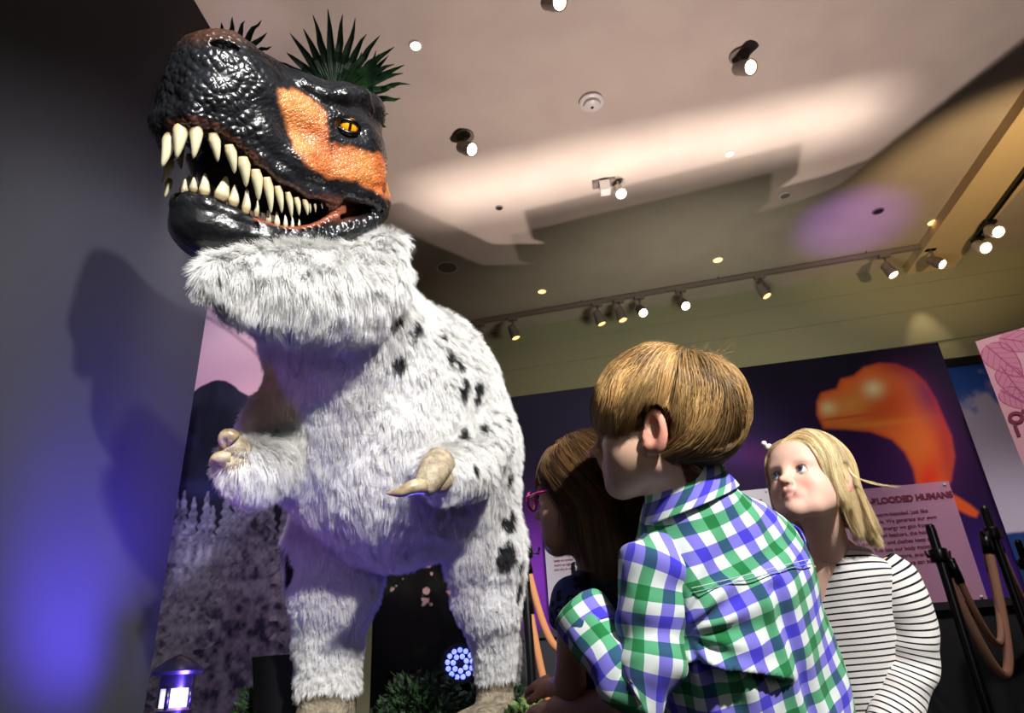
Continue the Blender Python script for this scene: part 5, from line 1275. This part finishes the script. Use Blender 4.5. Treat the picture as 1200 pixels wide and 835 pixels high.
rs_ = arm_rings([P(905, 632, 1.02), P(905, 660, 1.05), P(880, 720, 1.08), P(840, 780, 1.08), P(800, 812, 1.07)], [(.045, .045), (.050, .050), (.046, .046), (.042, .042), (.040, .040)], U_b)
loft('sleeve', rs_, m_ging, shirt, 80, 80, sleeve_wr)
# collar: stand and folded leaf
cc0 = P(802, 566, .955); nU, nW = U_b, nrm(W_b + .25 * ax_b)
up_n = -ax_b
def cr_ring(dz, r, tilt=0.0): return (cc0 + up_n * dz, nU * r, nrm(nW + up_n * tilt) * r * .95, 1.0)
loft('collar', [cr_ring(-.020, .056), cr_ring(.006, .0500), cr_ring(.017, .0500), cr_ring(.021, .0525), cr_ring(.015, .0575), cr_ring(-.004, .0620), cr_ring(-.020, .0690), cr_ring(-.031, .0745)], m_ging, shirt, 96, 60,
     lambda V, N, a, s: .0012 * fbm(V * 30, 9) + .002 * np.sin(a * 2 + 1) * s, uoff=.02)
# stitched seams: yoke across the back and armhole
dg = lambda px, py, z: P(px, py, z)
def on_back(px, py):
    d = ray(px, py); V = np.array([v.co for v in shirt.data.vertices]) ; V = V - 0
    w_ = V; q = proj(w_); dd = np.hypot(q[:, 0] - px, q[:, 1] - py) + 60 * np.linalg.norm(w_ - CAM, axis=1); return w_[np.argmin(dd)]
_sv = np.empty(len(shirt.data.vertices) * 3, np.float32); shirt.data.vertices.foreach_get('co', _sv); _sv = _sv.reshape(-1, 3); _sq = proj(_sv); _sd = np.linalg.norm(_sv - CAM, axis=1)
def on_back(px, py):
    d = np.hypot(_sq[:, 0] - px, _sq[:, 1] - py); c = np.where(d < 6)[0]; j = c[np.argmin(_sd[c])]; dr = nrm(ray(px, py)); return CAM + dr * (_sd[j] - .0006)
yk = spline([on_back(px, py) for px, py in ((812, 694), (838, 688), (870, 680), (905, 671), (940, 662), (952, 660))], 60)
tube('yoke_seam', yk, .0007, Mat('seam_thread', rgb(120, 150, 170), .8), shirt, 6)
for off in (.006,): tube('stitching', yk + ax_b * -off, .00035, m_thread, shirt, 4)
lower_body(boy, e_ + np.array([-.03, .02, -.16]), tf, 1.05)

# ------------------------------------------------------------------ GIRL in the striped top
gf = nrm([-.74, -.62, .17]); gsc = .89; gup = nrm(Z3 + gf * -.1)
nose = P(916, 562, 1.285); x_ = np.cross(nrm(gup - gf * gup.dot(gf)), gf); RG = np.stack([x_, gf, nrm(gup - gf * gup.dot(gf))]); Cg = nose - (np.array([0, .108, -.030]) * gsc) @ RG
gneck = P(978, 655, 1.40)
girl = empty('person', (gneck[0], gneck[1], 0), 'small blond girl looking up in a black and white striped top', 'child')
hg = Head(Cg, gf, gup, gsc, skin=(236, 192, 172), lips=(206, 118, 114), mouth_open=.6, iris=(64, 84, 120), h=.0022, zc=.84)
Vg, Fg, cg = hg.build(gneck, .040); Lg = hg.l(Vg)
def gline(l): return np.interp(azim(l), [0, .5, .85, 1.2, 1.5, 1.75, 2.1, 3.14], [.066, .060, .036, .012, .000, .008, -.05, -.07])
cg = mixc(cg, L3(196, 160, 104), sstep(-.003, .006, Lg[:, 2] - gline(Lg)) * ~((np.abs(Lg[:, 0]) > .0735) & (Lg[:, 2] < .02)) * (Lg[:, 2] > -.08))
gsh = P(1044, 668, 1.355); gel = P(1072, 785, 1.33); gwr = P(1018, 885, 1.23); gsr = P(935, 680, 1.47)
parts = [(Vg, Fg, cg), limb([P(975, 662, 1.41), P(985, 740, 1.41), P(990, 860, 1.42)], [.065, .08, .085], (232, 190, 170), .008),
         limb([gneck + np.array([0, 0, -.005]), (gneck + gsh) / 2 + np.array([0, 0, -.010]), gsh], [.038, .026, .022], (236, 192, 172)), limb([gneck + np.array([0, 0, -.005]), (gneck + gsr) / 2 + np.array([0, 0, -.010]), gsr], [.038, .026, .022], (236, 192, 172)),
         limb([gsh, gel, gwr], [.026, .025, .019], (230, 186, 166)), hand(None, gwr, np.array([-.5, -.2, -.5]), np.array([.2, -.8, .3]), 1, .72, .3, (232, 186, 166))]
Vv, Ff, Cc = join(parts); gbody = mesh('body', Vv, Ff, m_skinp, girl, cols=Cc)
hg.eyes(gbody, nrm([-.74, -.53, .40])); hg.brows(gbody, (190, 150, 104))
def g_flow(c, l0):
    v = c * np.array([1, 0, 0]); v = np.sign(l0[:, 0] + .012)[:, None] * np.array([1.0, 0, 0]); down = np.array([0, 0, -1.0])
    t = sstep(.02, .07, np.abs(c[:, 0] + .012)); back = np.array([0, -.95, 0])
    fr = sstep(.03, .07, c[:, 1])
    return v * (1 - t)[:, None] * .9 + down * (.25 + t)[:, None] + back * (.25 + .55 * fr + .35 * sstep(.0, -.04, c[:, 2]))[:, None]
def g_zlim(l, z): return np.interp(azim(l), [0, 1.0, 1.6, 2.2, 3.14], [-.06, -.09, -.11, -.125, -.13]) + z * .016 + np.abs(z) * .03
def g_thick(l, u, i): return (.002 + .012 * u) * min(1, (i + 1) / 4)
def g_cols(l, u, rg):
    n = len(l); k = fbm(l * np.array([40, 60, 30]), 12) + rg.normal(0, .2, n); return mixc(mixc(np.tile(L3(222, 196, 144), (n, 1)), L3(250, 234, 194), sstep(-.1, .6, k)), L3(176, 140, 88), sstep(-.1, -.7, k))
gfall = lambda c: sstep(-.02, .03, c[:, 2])
hairdo(hg, gbody, 26000, lambda c: ((c[:, 2] > gline(c)) & ~((np.abs(c[:, 0]) > .0735) & (c[:, 2] < .02))), g_flow, g_zlim, g_thick, g_cols, np.random.default_rng(22), step=.008, maxn=38, k=12, rad=.00026, wave=.45, seed=60, fall=gfall, ear=True)
# wisps over the ear and one long strand blown out to the right
rg = np.random.default_rng(12); fl_ = []
for i in range(120):
    a = np.array([.066, .012 + rg.normal(0, .01), .040 + rg.normal(0, .008)]); b = np.array([.082, -.004 + rg.normal(0, .006), .005 + rg.normal(0, .006)]); c = np.array([.078, -.030 + rg.normal(0, .010), -.045 + rg.normal(0, .012)]); d = np.array([.072, -.055 + rg.normal(0, .012), -.11 + rg.normal(0, .02)])
    fl_.append(spline([a, b, c, d], 10))
hair_obj('ear_wisps', hg.w(np.array(fl_)), .00026, g_cols(rg.normal(0, .05, (120, 3)), np.zeros(120), rg), m_hair, gbody)
fl_ = []
for i in range(26):
    a = hg.w((.075, -.03, .05)); fl_.append(spline([a, P(1000 + rg.normal(0, 1), 556, 1.30), P(1024, 566 + rg.normal(0, .8), 1.29), P(1052 + rg.normal(0, 4), 571 + rg.normal(0, 1), 1.28)], 10))
hair_obj('blown_strand', np.array(fl_), .00022, np.tile(L3(236, 212, 160), (26, 1)), m_hair, gbody)
# hair clip (small white bow) on the far side of the crown
m_bow = Mat('white_ribbon', rgb(240, 238, 240), .6); bc = hg.w((-.054, .060, .078))
bw = SDF(bc - .04, bc + .04, .0022)
for g in (-1, 1): bw.cap(bc, bc + hg.R[1] * g * .009 + hg.R[2] * .005, .003, .0058, .003)
bw.ell(bc, (.005, .005, .005), None, .003)
Vw, Fw = bw.mesh(1); bo = mesh('hair_bow', Vw, Fw, m_bow, gbody)
# top
gfw = nrm([-.80, -.55, -.05]); gx = nrm(np.cross(gfw, Z3))          # gx = her right
gx = -gx if gx[0] > 0 else gx
def gr(px, py, z, hw_, hd_, sq=1.0, tilt=0.0): return (P(px, py, z), gx * hw_, nrm(gfw + Z3 * tilt) * hd_, sq)
def girl_wr(V, N, a, s): return (.0035 * fbm(V * 11, 51, 3) + .0015 * fbm(V * 30, 3)) * sstep(0, .1, s)
grs = [gr(984, 652, 1.405, .066, .050, 1.0, .25), gr(985, 656, 1.405, .075, .056, 1.0, .2), gr(986, 666, 1.405, .095, .064, .95, .1), gr(988, 684, 1.405, .108, .075, .9), gr(990, 730, 1.405, .108, .085, .9), gr(992, 790, 1.405, .112, .090, .9), gr(996, 850, 1.41, .120, .096, .9), gr(1000, 900, 1.42, .128, .10, .9)]
top = loft('striped_top', grs, m_strp, girl, 110, 130, girl_wr)
loft('neckband', [gr(983, 649, 1.405, .0655, .0505, 1.0, .27), gr(984, 653, 1.405, .0685, .0525, 1.0, .25), gr(985, 658, 1.405, .0745, .0565, 1.0, .22)], Mat('neckband_cotton', rgb(222, 218, 214), .85), top, 90, 12)
gl = arm_rings([P(1030, 658, 1.375), P(1046, 676, 1.360), P(1060, 708, 1.345), P(1070, 745, 1.335), P(1068, 785, 1.322), P(1054, 822, 1.300), P(1036, 858, 1.27)], [(.034, .034), (.046, .046), (.048, .046), (.046, .044), (.046, .042), (.044, .042), (.036, .036)], gx)
loft('sleeve', gl, m_strp, top, 80, 110, lambda V, N, a, s: .004 * fbm(V * 16, 61, 3) + .003 * np.sin(s * 30 + 2 * np.sin(a)) * np.exp(-((s - .65) / .22) ** 2))
gl2 = arm_rings([P(948, 672, 1.45), P(936, 690, 1.48), P(922, 740, 1.50), P(915, 800, 1.48)], [(.032, .032), (.044, .044), (.044, .044), (.040, .040)], gx)
loft('sleeve', gl2, m_strp, top, 60, 60, lambda V, N, a, s: .003 * fbm(V * 16, 62, 3))
lower_body(girl, P(1000, 900, 1.43) + np.array([0, 0, .02]), gfw, .95)
m_neck = Mat('yellow_beads', rgb(214, 178, 60), .35)
nk = spline([hg.w((-.03, .0, -.125)), P(947, 654, 1.36), P(950, 662, 1.34), P(955, 664, 1.33)], 16)
tube('necklace', nk, .0028, m_neck, gbody, 8)

# ------------------------------------------------------------------ GIRL with pink glasses
lf = nrm([-.82, .55, .08]); lsc = .93; R1 = HR(lf); ear2 = P(666, 580, 1.12)
Cl = ear2 - (np.array([.078, -.010, -.012]) * lsc) @ R1; lneck = P(705, 672, 1.22)
lg = empty('person', (lneck[0], lneck[1], 0), 'girl with long brown hair and pink glasses in a dark blue spotted dress', 'child')
hl_ = Head(Cl, lf, Z3, lsc, skin=(214, 166, 142), mouth_open=.2)
Vl_, Fl_, cl_ = hl_.build(lneck, .038); Ll = hl_.l(Vl_)
lline = lambda l: np.interp(azim(l), [0, .5, .85, 1.2, 1.5, 1.75, 2.1, 3.14], [.052, .05, .034, .010, .000, .008, -.05, -.07])
cl_ = mixc(cl_, L3(58, 40, 28), sstep(-.003, .006, Ll[:, 2] - lline(Ll)) * (Ll[:, 2] > -.08) * ~((np.abs(Ll[:, 0]) > .0735) & (Ll[:, 2] < .02)))
lsh = P(672, 705, 1.16); lel = P(668, 800, 1.14); lwr = P(648, 806, 1.25); lrs = P(745, 700, 1.30)
parts = [(Vl_, Fl_, cl_), limb([P(712, 690, 1.23), P(712, 780, 1.22), P(712, 880, 1.22)], [.055, .07, .075], (206, 160, 138), .008), limb([lsh, lel, lwr], [.027, .024, .017], (206, 158, 134)),
         hand(None, lwr, P(622, 798, 1.31) - lwr, Z3 + np.array([-.2, -.5, 0]), -1, .72, .6, (214, 158, 134)), limb([lrs, P(740, 790, 1.34), P(690, 806, 1.42)], [.027, .023, .017], (206, 158, 134))]
Vv, Ff, Cc = join(parts); lbody = mesh('body', Vv, Ff, m_skinp, lg, cols=Cc); hl_.eyes(lbody, lf)
def l_flow(c, l0):
    v = np.sign(l0[:, 0])[:, None] * np.array([1.0, 0, 0]); t = sstep(.02, .07, np.abs(c[:, 0])); fr = sstep(.02, .05, l0[:, 1]) * sstep(.05, .02, np.abs(l0[:, 0]))
    return v * ((1 - t) * .55 * (1 - fr))[:, None] + np.array([0, 0, -1.0]) * (.3 + t)[:, None] + np.array([0, -1.5, 0]) * ((1 - fr) * (.75 - .6 * sstep(.0, -.06, c[:, 2])))[:, None] + np.array([0, .8, 0]) * fr[:, None]
def l_zlim(l, z):
    fr = (l[:, 1] > .03) & (np.abs(l[:, 0]) < .045); return np.where(fr, .014, np.interp(azim(l), [0, 1.0, 1.6, 2.2, 3.14], [-.08, -.125, -.15, -.17, -.17])) + z * .012
def l_cols(l, u, rg):
    n = len(l); k = fbm(l * np.array([40, 60, 30]), 12) + rg.normal(0, .2, n); return mixc(mixc(np.tile(L3(78, 54, 36), (n, 1)), L3(150, 112, 66), sstep(.0, .7, k)), L3(40, 27, 18), sstep(-.05, -.6, k))
hairdo(hl_, lbody, 30000, lambda c: ((c[:, 2] > lline(c)) & ~((np.abs(c[:, 0]) > .0735) & (c[:, 2] < .02))), l_flow, l_zlim, lambda l, u, i: (.003 + .014 * u) * min(1, (i + 1) / 4), l_cols, np.random.default_rng(23), step=.008, maxn=38, k=12, rad=.00028, wave=.25, seed=70, fall=gfall)
# glasses
m_pink = Mat('magenta_frame', rgb(214, 30, 150), .3, coat=.5); m_lens = Mat('clear_lens', (1, 1, 1, 1), .02, trans=1.0); m_lens.b.inputs['IOR'].default_value = 1.05
gls = empty('eyeglasses', hl_.w((0, .09, 0)), 'magenta plastic glasses worn by the brown-haired girl', 'glasses')
for g in (-1, 1):
    c = hl_.w((g * .030, .099, -.005)); pts = [c + (hl_.R[0] * .021 * math.cos(t) + hl_.R[2] * .0165 * math.sin(t) - hl_.R[1] * g * .004 * math.cos(t)) * lsc for t in np.linspace(0, 2 * math.pi, 33)]
    tube('rim', pts, .0026, m_pink, gls, 8)
    lens = [c] + pts[:-1]; mesh('lens', lens, [(0, i, i % 32 + 1) for i in range(1, 33)], m_lens, gls)
    tube('temple', [hl_.w((g * .051, .094, .000)), hl_.w((g * .072, .060, .000)), hl_.w((g * .080, .0, .002)), hl_.w((g * .078, -.022, -.006))], .0024, m_pink, gls, 8)
tube('bridge', [hl_.w((-.010, .099, -.001)), hl_.w((0, .103, .002)), hl_.w((.010, .099, -.001))], .0024, m_pink, gls, 8)
# dress
lfw = nrm([-.62, .76, -.05]); lx = nrm(np.cross(lfw, Z3))
def lr(px, py, z, a_, b_, sq=1.0): return (P(px, py, z), lx * a_, lfw * b_, sq)
dr = loft('dress', [lr(704, 668, 1.225, .050, .042), lr(706, 678, 1.225, .075, .052), lr(708, 694, 1.225, .098, .060, .95), lr(710, 730, 1.225, .095, .070, .9), lr(712, 790, 1.225, .098, .076, .9), lr(714, 860, 1.225, .115, .09, .95)] +
          [(P(714, 860, 1.225) + np.array([0, 0, -.15]), lx * .15, lfw * .125, 1.0), (P(714, 860, 1.225) + np.array([0, 0, -.28]), lx * .18, lfw * .155, 1.0)], m_leo, lg, 90, 90, lambda V, N, a, s: .003 * fbm(V * 12, 71, 3) + .012 * np.sin(a * 9) * sstep(.6, 1, s))
for a_, b_ in (((686, 690, 1.19), (668, 728, 1.16)),):
    loft('sleeve', arm_rings([P(*a_), P(674, 700, 1.165), P(670, 716, 1.155), P(*b_)], [.030, .040, .039, .037], lx), m_leo, dr, 50, 30, lambda V, N, a, s: .002 * fbm(V * 20, 3))
loft('sleeve', arm_rings([P(738, 690, 1.27), P(748, 704, 1.30), P(746, 735, 1.32)], [.030, .038, .036], lx), m_leo, dr, 50, 30)
lower_body(lg, P(714, 860, 1.225) + np.array([0, 0, -.18]), lfw, .9, Mat('dark_leggings', rgb(24, 24, 34), .85))
# ================================================================== STANCHIONS, LANTERN, STAGE LAMP, PLANTS
m_rope = Mat('twisted_rope', rgb(196, 132, 84), 0.85).bump('NOISE', 300, 0.6, 0.002)
m_rope2 = Mat('tan_rope', rgb(150, 108, 84), 0.85).bump('NOISE', 300, 0.6, 0.002)
def stanchion(x, y, h, label, z0=0.0):
    t = empty('rope_stanchion', (x, y, z0), label, 'stanchion', 'black rope barrier posts')
    lathe('base_plate', [(.15, 0), (.15, .012), (.10, .022), (.03, .03)], (x, y, z0), (0, 0, 1), m_blackm, t, 32)
    lathe('post', [(.015, z0 + .03), (.015, h - .02), (.013, h - .005), (.008, h)], (x, y, 0), (0, 0, 1), m_blackm, t, 16)
    lathe('collar', [(.026, h - .12), (.028, h - .115), (.028, h - .085), (.026, h - .08)], (x, y, 0), (0, 0, 1), m_blackm, t, 16)
    for a in (0.4, 3.5): tube('hook', [(x + .024 * math.cos(a), y + .024 * math.sin(a), h - .10), (x + .05 * math.cos(a), y + .05 * math.sin(a), h - .105), (x + .055 * math.cos(a), y + .055 * math.sin(a), h - .085)], .004, m_blackm, t, 6)
    return np.array([x, y, h - .1])
def rope(a, b, sag, label, mat, r=0.012):
    a = np.array(a); b = np.array(b); s = np.linspace(0, 1, 40)[:, None]; p = a + (b - a) * s; p[:, 2] -= (sag * 4 * s * (1 - s))[:, 0]
    t = empty('barrier_rope', (a + b) / 2, label, 'rope', 'ropes of the barrier posts')
    tube('rope', p, r, mat, t, 10)
    for e, d in ((a, p[1] - p[0]), (b, p[-2] - p[-1])):
        d = d / np.linalg.norm(d); tube('end_cap', [e - d * .005, e + d * .07], r * 1.25, m_blackm, t, 10)
def post_at(px, py, z): 
    p = P(px, py, z); return p
pA = post_at(1089, 614, 2.25); hA = stanchion(pA[0], pA[1], pA[2], 'black stanchion post with a rope, just right of the striped sleeve')
pB = post_at(1152, 592, 2.45); hB = stanchion(pB[0], pB[1], pB[2], 'tall black stanchion post in front of the poster corner')
pC = post_at(1192, 632, 2.9); hC = stanchion(pC[0], pC[1], pC[2], 'black stanchion post at the right edge below the blue hills')
rope(hA, hB + np.array([-.03, 0, 0]), .40, 'tan rope sagging between the two posts on the right, outer loop', m_rope2, .015)
rope(hA + np.array([.02, -.02, -.02]), hB + np.array([-.03, .02, -.06]), .27, 'tan rope sagging between the two posts on the right, inner loop', m_rope2, .011)
rope(hB, hC, .3, 'tan rope from the tall post towards the pink sign', m_rope2, .013)
pD = post_at(612, 610, 2.25); pE = post_at(672, 640, 2.25)
hD = stanchion(pD[0], pD[1], pD[2], 'black stanchion post just right of the dinosaur leg', PZ)
hE = stanchion(pE[0], pE[1], pE[2] - .05, 'black stanchion post hidden behind the girl in glasses', PZ)
rope(hD, hE, .22, 'orange rope right of the dinosaur leg, upper loop', m_rope, .012)
rope(hD - np.array([.0, 0, .12]), hE - np.array([.0, 0, .16]), .32, 'orange rope right of the dinosaur leg, lower loop', m_rope, .012)

# --- lantern bollard
lb = P(212, 766, 1.72)
t = empty('lantern_bollard', (lb[0], lb[1], PZ), 'black lantern bollard with conical cap and white lit window at lower left', 'bollard lamp')
X0, Y0, ZT = lb[0], lb[1], lb[2]
m_lant = Mat('lantern_black', rgb(14, 13, 15), 0.28)
lathe('cap', [(.060, -.048), (.062, -.040), (.058, -.034), (.030, -.013), (.006, -.001), (.001, 0)], (X0, Y0, ZT), (0, 0, 1), m_lant, t, 40)
lathe('head', [(.039, -.078), (.040, -.072), (.040, -.045)], (X0, Y0, ZT), (0, 0, 1), m_lant, t, 32)
m_lwin = Mat('lantern_diffuser', rgb(240, 238, 235), 0.4, emis=rgb(228, 226, 255), estr=0.75)
lathe('window', [(.034, -.122), (.034, -.078)], (X0, Y0, ZT), (0, 0, 1), m_lwin, t, 32)
for a in np.linspace(0, 2 * np.pi, 4, endpoint=False) + 0.0:
    tube('window_bar', [(X0 + .037 * math.cos(a), Y0 + .037 * math.sin(a), ZT - .125), (X0 + .037 * math.cos(a), Y0 + .037 * math.sin(a), ZT - .075)], .006, m_lant, t, 8)
lathe('ring', [(.0395, -.127), (.041, -.126), (.041, -.121), (.0395, -.120)], (X0, Y0, ZT), (0, 0, 1), Mat('brass_ring', rgb(150, 130, 100), .3, .8), t, 32)
lathe('post', [(.048, -(ZT - PZ)), (.048, -(ZT - PZ) + .01), (.039, -(ZT - PZ) + .012), (.039, -.127)], (X0, Y0, ZT), (0, 0, 1), m_lant, t, 32)

# --- blue LED stage lamp between the legs
lc = P(539, 777, 2.62); n_ = (CAM - lc); n_ /= np.linalg.norm(n_); n_ = n_ + np.array([-.05, 0, .05]); n_ /= np.linalg.norm(n_)
t = empty('led_stage_lamp', (lc[0], lc[1], PZ), 'round black stage lamp with rings of glowing blue LEDs between the legs', 'stage lamp')
u_, v_, _ = frame_of(n_); back = lc - n_ * .12
lathe('housing', [(.05, 0), (.066, .02), (.070, .11), (.073, .125), (.073, .14), (.064, .14), (.062, .122)], back - n_ * .01, n_, m_blackm, t, 40)
m_led = Mat('blue_led', (1, 1, 1, 1), emis=(0.13, 0.18, 1.0, 1), estr=2.6)
m_faceled = Mat('led_face', rgb(16, 10, 60), 0.3)
lathe('face_plate', [(.062, 0), (.02, .0012)], lc - n_ * .006, n_, m_faceled, t, 40)
for nn, rr, off in ((13, .048, .1), (7, .026, .3)):
    for i in range(nn):
        a = 2 * math.pi * i / nn + off; p = lc + rr * (u_ * math.cos(a) + v_ * math.sin(a)) - n_ * .003
        lathe('led', [(.0098, 0), (.0086, .003), (.004, .0048)], p, n_, m_led, t, 12)
tube('yoke', [back + u_ * .078 + n_ * .06, back + u_ * .085 - np.array([0, 0, .06]), np.array([lc[0] + .03, lc[1] + .04, PZ + .012]), np.array([lc[0] - .03, lc[1] + .04, PZ + .012]), back - u_ * .085 - np.array([0, 0, .06]), back - u_ * .078 + n_ * .06], .007, m_blackm, t, 8)
light('SPOT', 'led_stage_beam', lc + n_ * .03, lc + n_ + np.array([0, 0, .5]), 14, (0.12, 0.10, 1.0), 0.05, 80, .6)

# --- fan palms behind the dinosaur
m_palm = Mat('palm_leaf', rgb(20, 48, 30), 0.45, spec=0.5).noise_color(rgb(22, 50, 28), rgb(44, 84, 44), 30)
m_stem = Mat('palm_stem', rgb(52, 60, 34), 0.6)
def fan_leaf(parent, hub, facing, upv, ln, n, spread, seed, a0=0.0):
    """palmate leaf: pleated blades radiating from the hub, one mesh"""
    B = basis(facing, upv); rt, fw_, uu = B; rg = np.random.default_rng(seed); V = []; Fc = []
    for i in range(n):
        a = a0 + spread * (i / (n - 1) - .5); L_ = ln * (1 - .18 * abs(i / (n - 1) - .5) * 2) * rg.uniform(.86, 1.06); d = math.cos(a) * uu + math.sin(a) * rt
        sd = -math.sin(a) * uu + math.cos(a) * rt; prev = None; droop = rg.uniform(.0, .10); wmax = ln * spread / n * .27
        for s in np.linspace(0.06, 1, 9):
            c_ = np.array(hub) + d * L_ * s + fw_ * (.03 * rg.uniform(-.4, .4) * s) - np.array([0, 0, 1]) * droop * L_ * s * s
            w_ = wmax * min(1.0, s * 2.6) * (1 - max(0, (s - .45) / .55) ** 1.6) + .0004
            k = len(V); V += [c_ - sd * w_, c_ + fw_ * w_ * .5, c_ + sd * w_]
            if prev is not None: Fc += [(prev, prev + 1, k + 1, k), (prev + 1, prev + 2, k + 2, k + 1)]
            prev = k
    o = mesh('palm_leaf', V, Fc, m_palm, parent, smooth=False)
    s_ = o.modifiers.new('thick', 'SOLIDIFY'); s_.thickness = .0012
def palm(base, leaves, label):
    base = np.array(base, float); t = empty('fan_palm', base, label, 'palm')
    top = base + np.array([0, 0, 1.35])
    lathe('pot', [(.13, 0), (.15, .2), (.16, .26), (.14, .26), (.13, .24)], base, (0, 0, 1), m_black, t, 24)
    tube('trunk', spline([base + np.array([0, 0, .2]), base + np.array([.015, 0, .7]), top], 14), np.linspace(.045, .03, 14), m_stem, t, 10)
    for i, (hub, fc, up_, ln, n, sp, a0) in enumerate(leaves):
        hub = np.array(hub)
        tube('leaf_stalk', bez(top, (top + hub) / 2 + np.array([0, .06, .12]), hub, 12), np.linspace(.009, .004, 12), m_stem, t, 6)
        fan_leaf(t, hub, fc, up_, ln, n, sp, 10 + i, a0)
h1 = P(392, 112, 2.35); h2 = P(398, 118, 2.45); h3 = P(272, 74, 2.45)
vz = RM @ np.array([0, 1.0, 0]); fz = RM @ np.array([0, 0, -1.0])
palm((-.75, 2.45, PZ), [(h1, fz + np.array([.1, .1, .2]), vz + .25 * (RM @ np.array([1.0, 0, 0])), .29, 15, 2.6, -.1),
                        (h2, fz + np.array([.3, .1, -.1]), vz + .6 * (RM @ np.array([1.0, 0, 0])), .27, 8, 1.7, .75),
                        (h3, fz, vz + .25 * (RM @ np.array([1.0, 0, 0])), .19, 9, 2.2, .3),
                        (h3 + np.array([-.1, .2, -.3]), fz, vz, .2, 12, 2.8, 0)], 'green fan palm with spiky leaves rising behind the dinosaur head')

# --- low shrubs on the platform behind the legs
m_bush = Mat('shrub_leaf', rgb(34, 62, 32), 0.6).noise_color(rgb(16, 34, 18), rgb(46, 84, 40), 25)
def shrub(c, r, n, seed, label, mat=None, ls=.03, name='leafy_shrub'):
    rg = np.random.default_rng(seed); t = empty(name, (c[0], c[1], c[2]), label, 'shrub', 'low shrubs on the turf'); V = []; Fc = []; c = np.array(c, float)
    for i in range(7):
        a = rg.uniform(0, 6.28); e = c + np.array([math.cos(a) * r * .7, math.sin(a) * r * .7, r * rg.uniform(.7, 1.3)])
        tube('twig', bez(c, c + np.array([0, 0, r * .7]), e, 8), np.linspace(.006, .002, 8), m_stem, t, 6)
    for i in range(n):
        d = rg.normal(size=3); d /= np.linalg.norm(d); d[2] = abs(d[2]) * .9; p = c + d * r * rg.uniform(.55, 1.05) * np.array([1, 1, 1.15]) + np.array([0, 0, .02])
        ax = d + rg.normal(0, .6, 3); ax /= np.linalg.norm(ax); sd = np.cross(ax, rg.normal(size=3)); sd /= np.linalg.norm(sd); L_ = ls * rg.uniform(.7, 1.4); k = len(V)
        nn = np.cross(ax, sd)
        V += [p, p + ax * L_ * .5 + sd * L_ * .28 + nn * L_ * .08, p + ax * L_, p + ax * L_ * .5 - sd * L_ * .28 + nn * L_ * .08, p + ax * L_ * .5 - nn * L_ * .04]
        Fc += [(k, k + 1, k + 4), (k + 1, k + 2, k + 4), (k + 2, k + 3, k + 4), (k + 3, k, k + 4)]
    mesh('foliage', V, Fc, mat or m_bush, t, smooth=False)
shrub((-.40, 2.74, PZ), .16, 900, 1, 'dark leafy shrub beside the left furry leg')
shrub((-.14, 2.8, PZ), .13, 700, 2, 'dark leafy shrub behind the blue stage lamp')
shrub((-.84, 2.5, PZ), .15, 800, 3, 'green shrub between the snowy mural and the left leg', None, .035)
shrub((-.84, 2.66, PZ + .1), .13, 600, 5, 'taller thin shrub against the snowy mural')
m_cab = Mat('pale_leaf', rgb(120, 156, 88), 0.6).noise_color(rgb(84, 130, 60), rgb(168, 190, 120), 60)
gb = P(622, 832, 1.62)
shrub((gb[0], gb[1], PZ), .075, 800, 4, 'pale green fern tuft under the hand of the girl in glasses', m_cab, .022, 'fern_tuft')
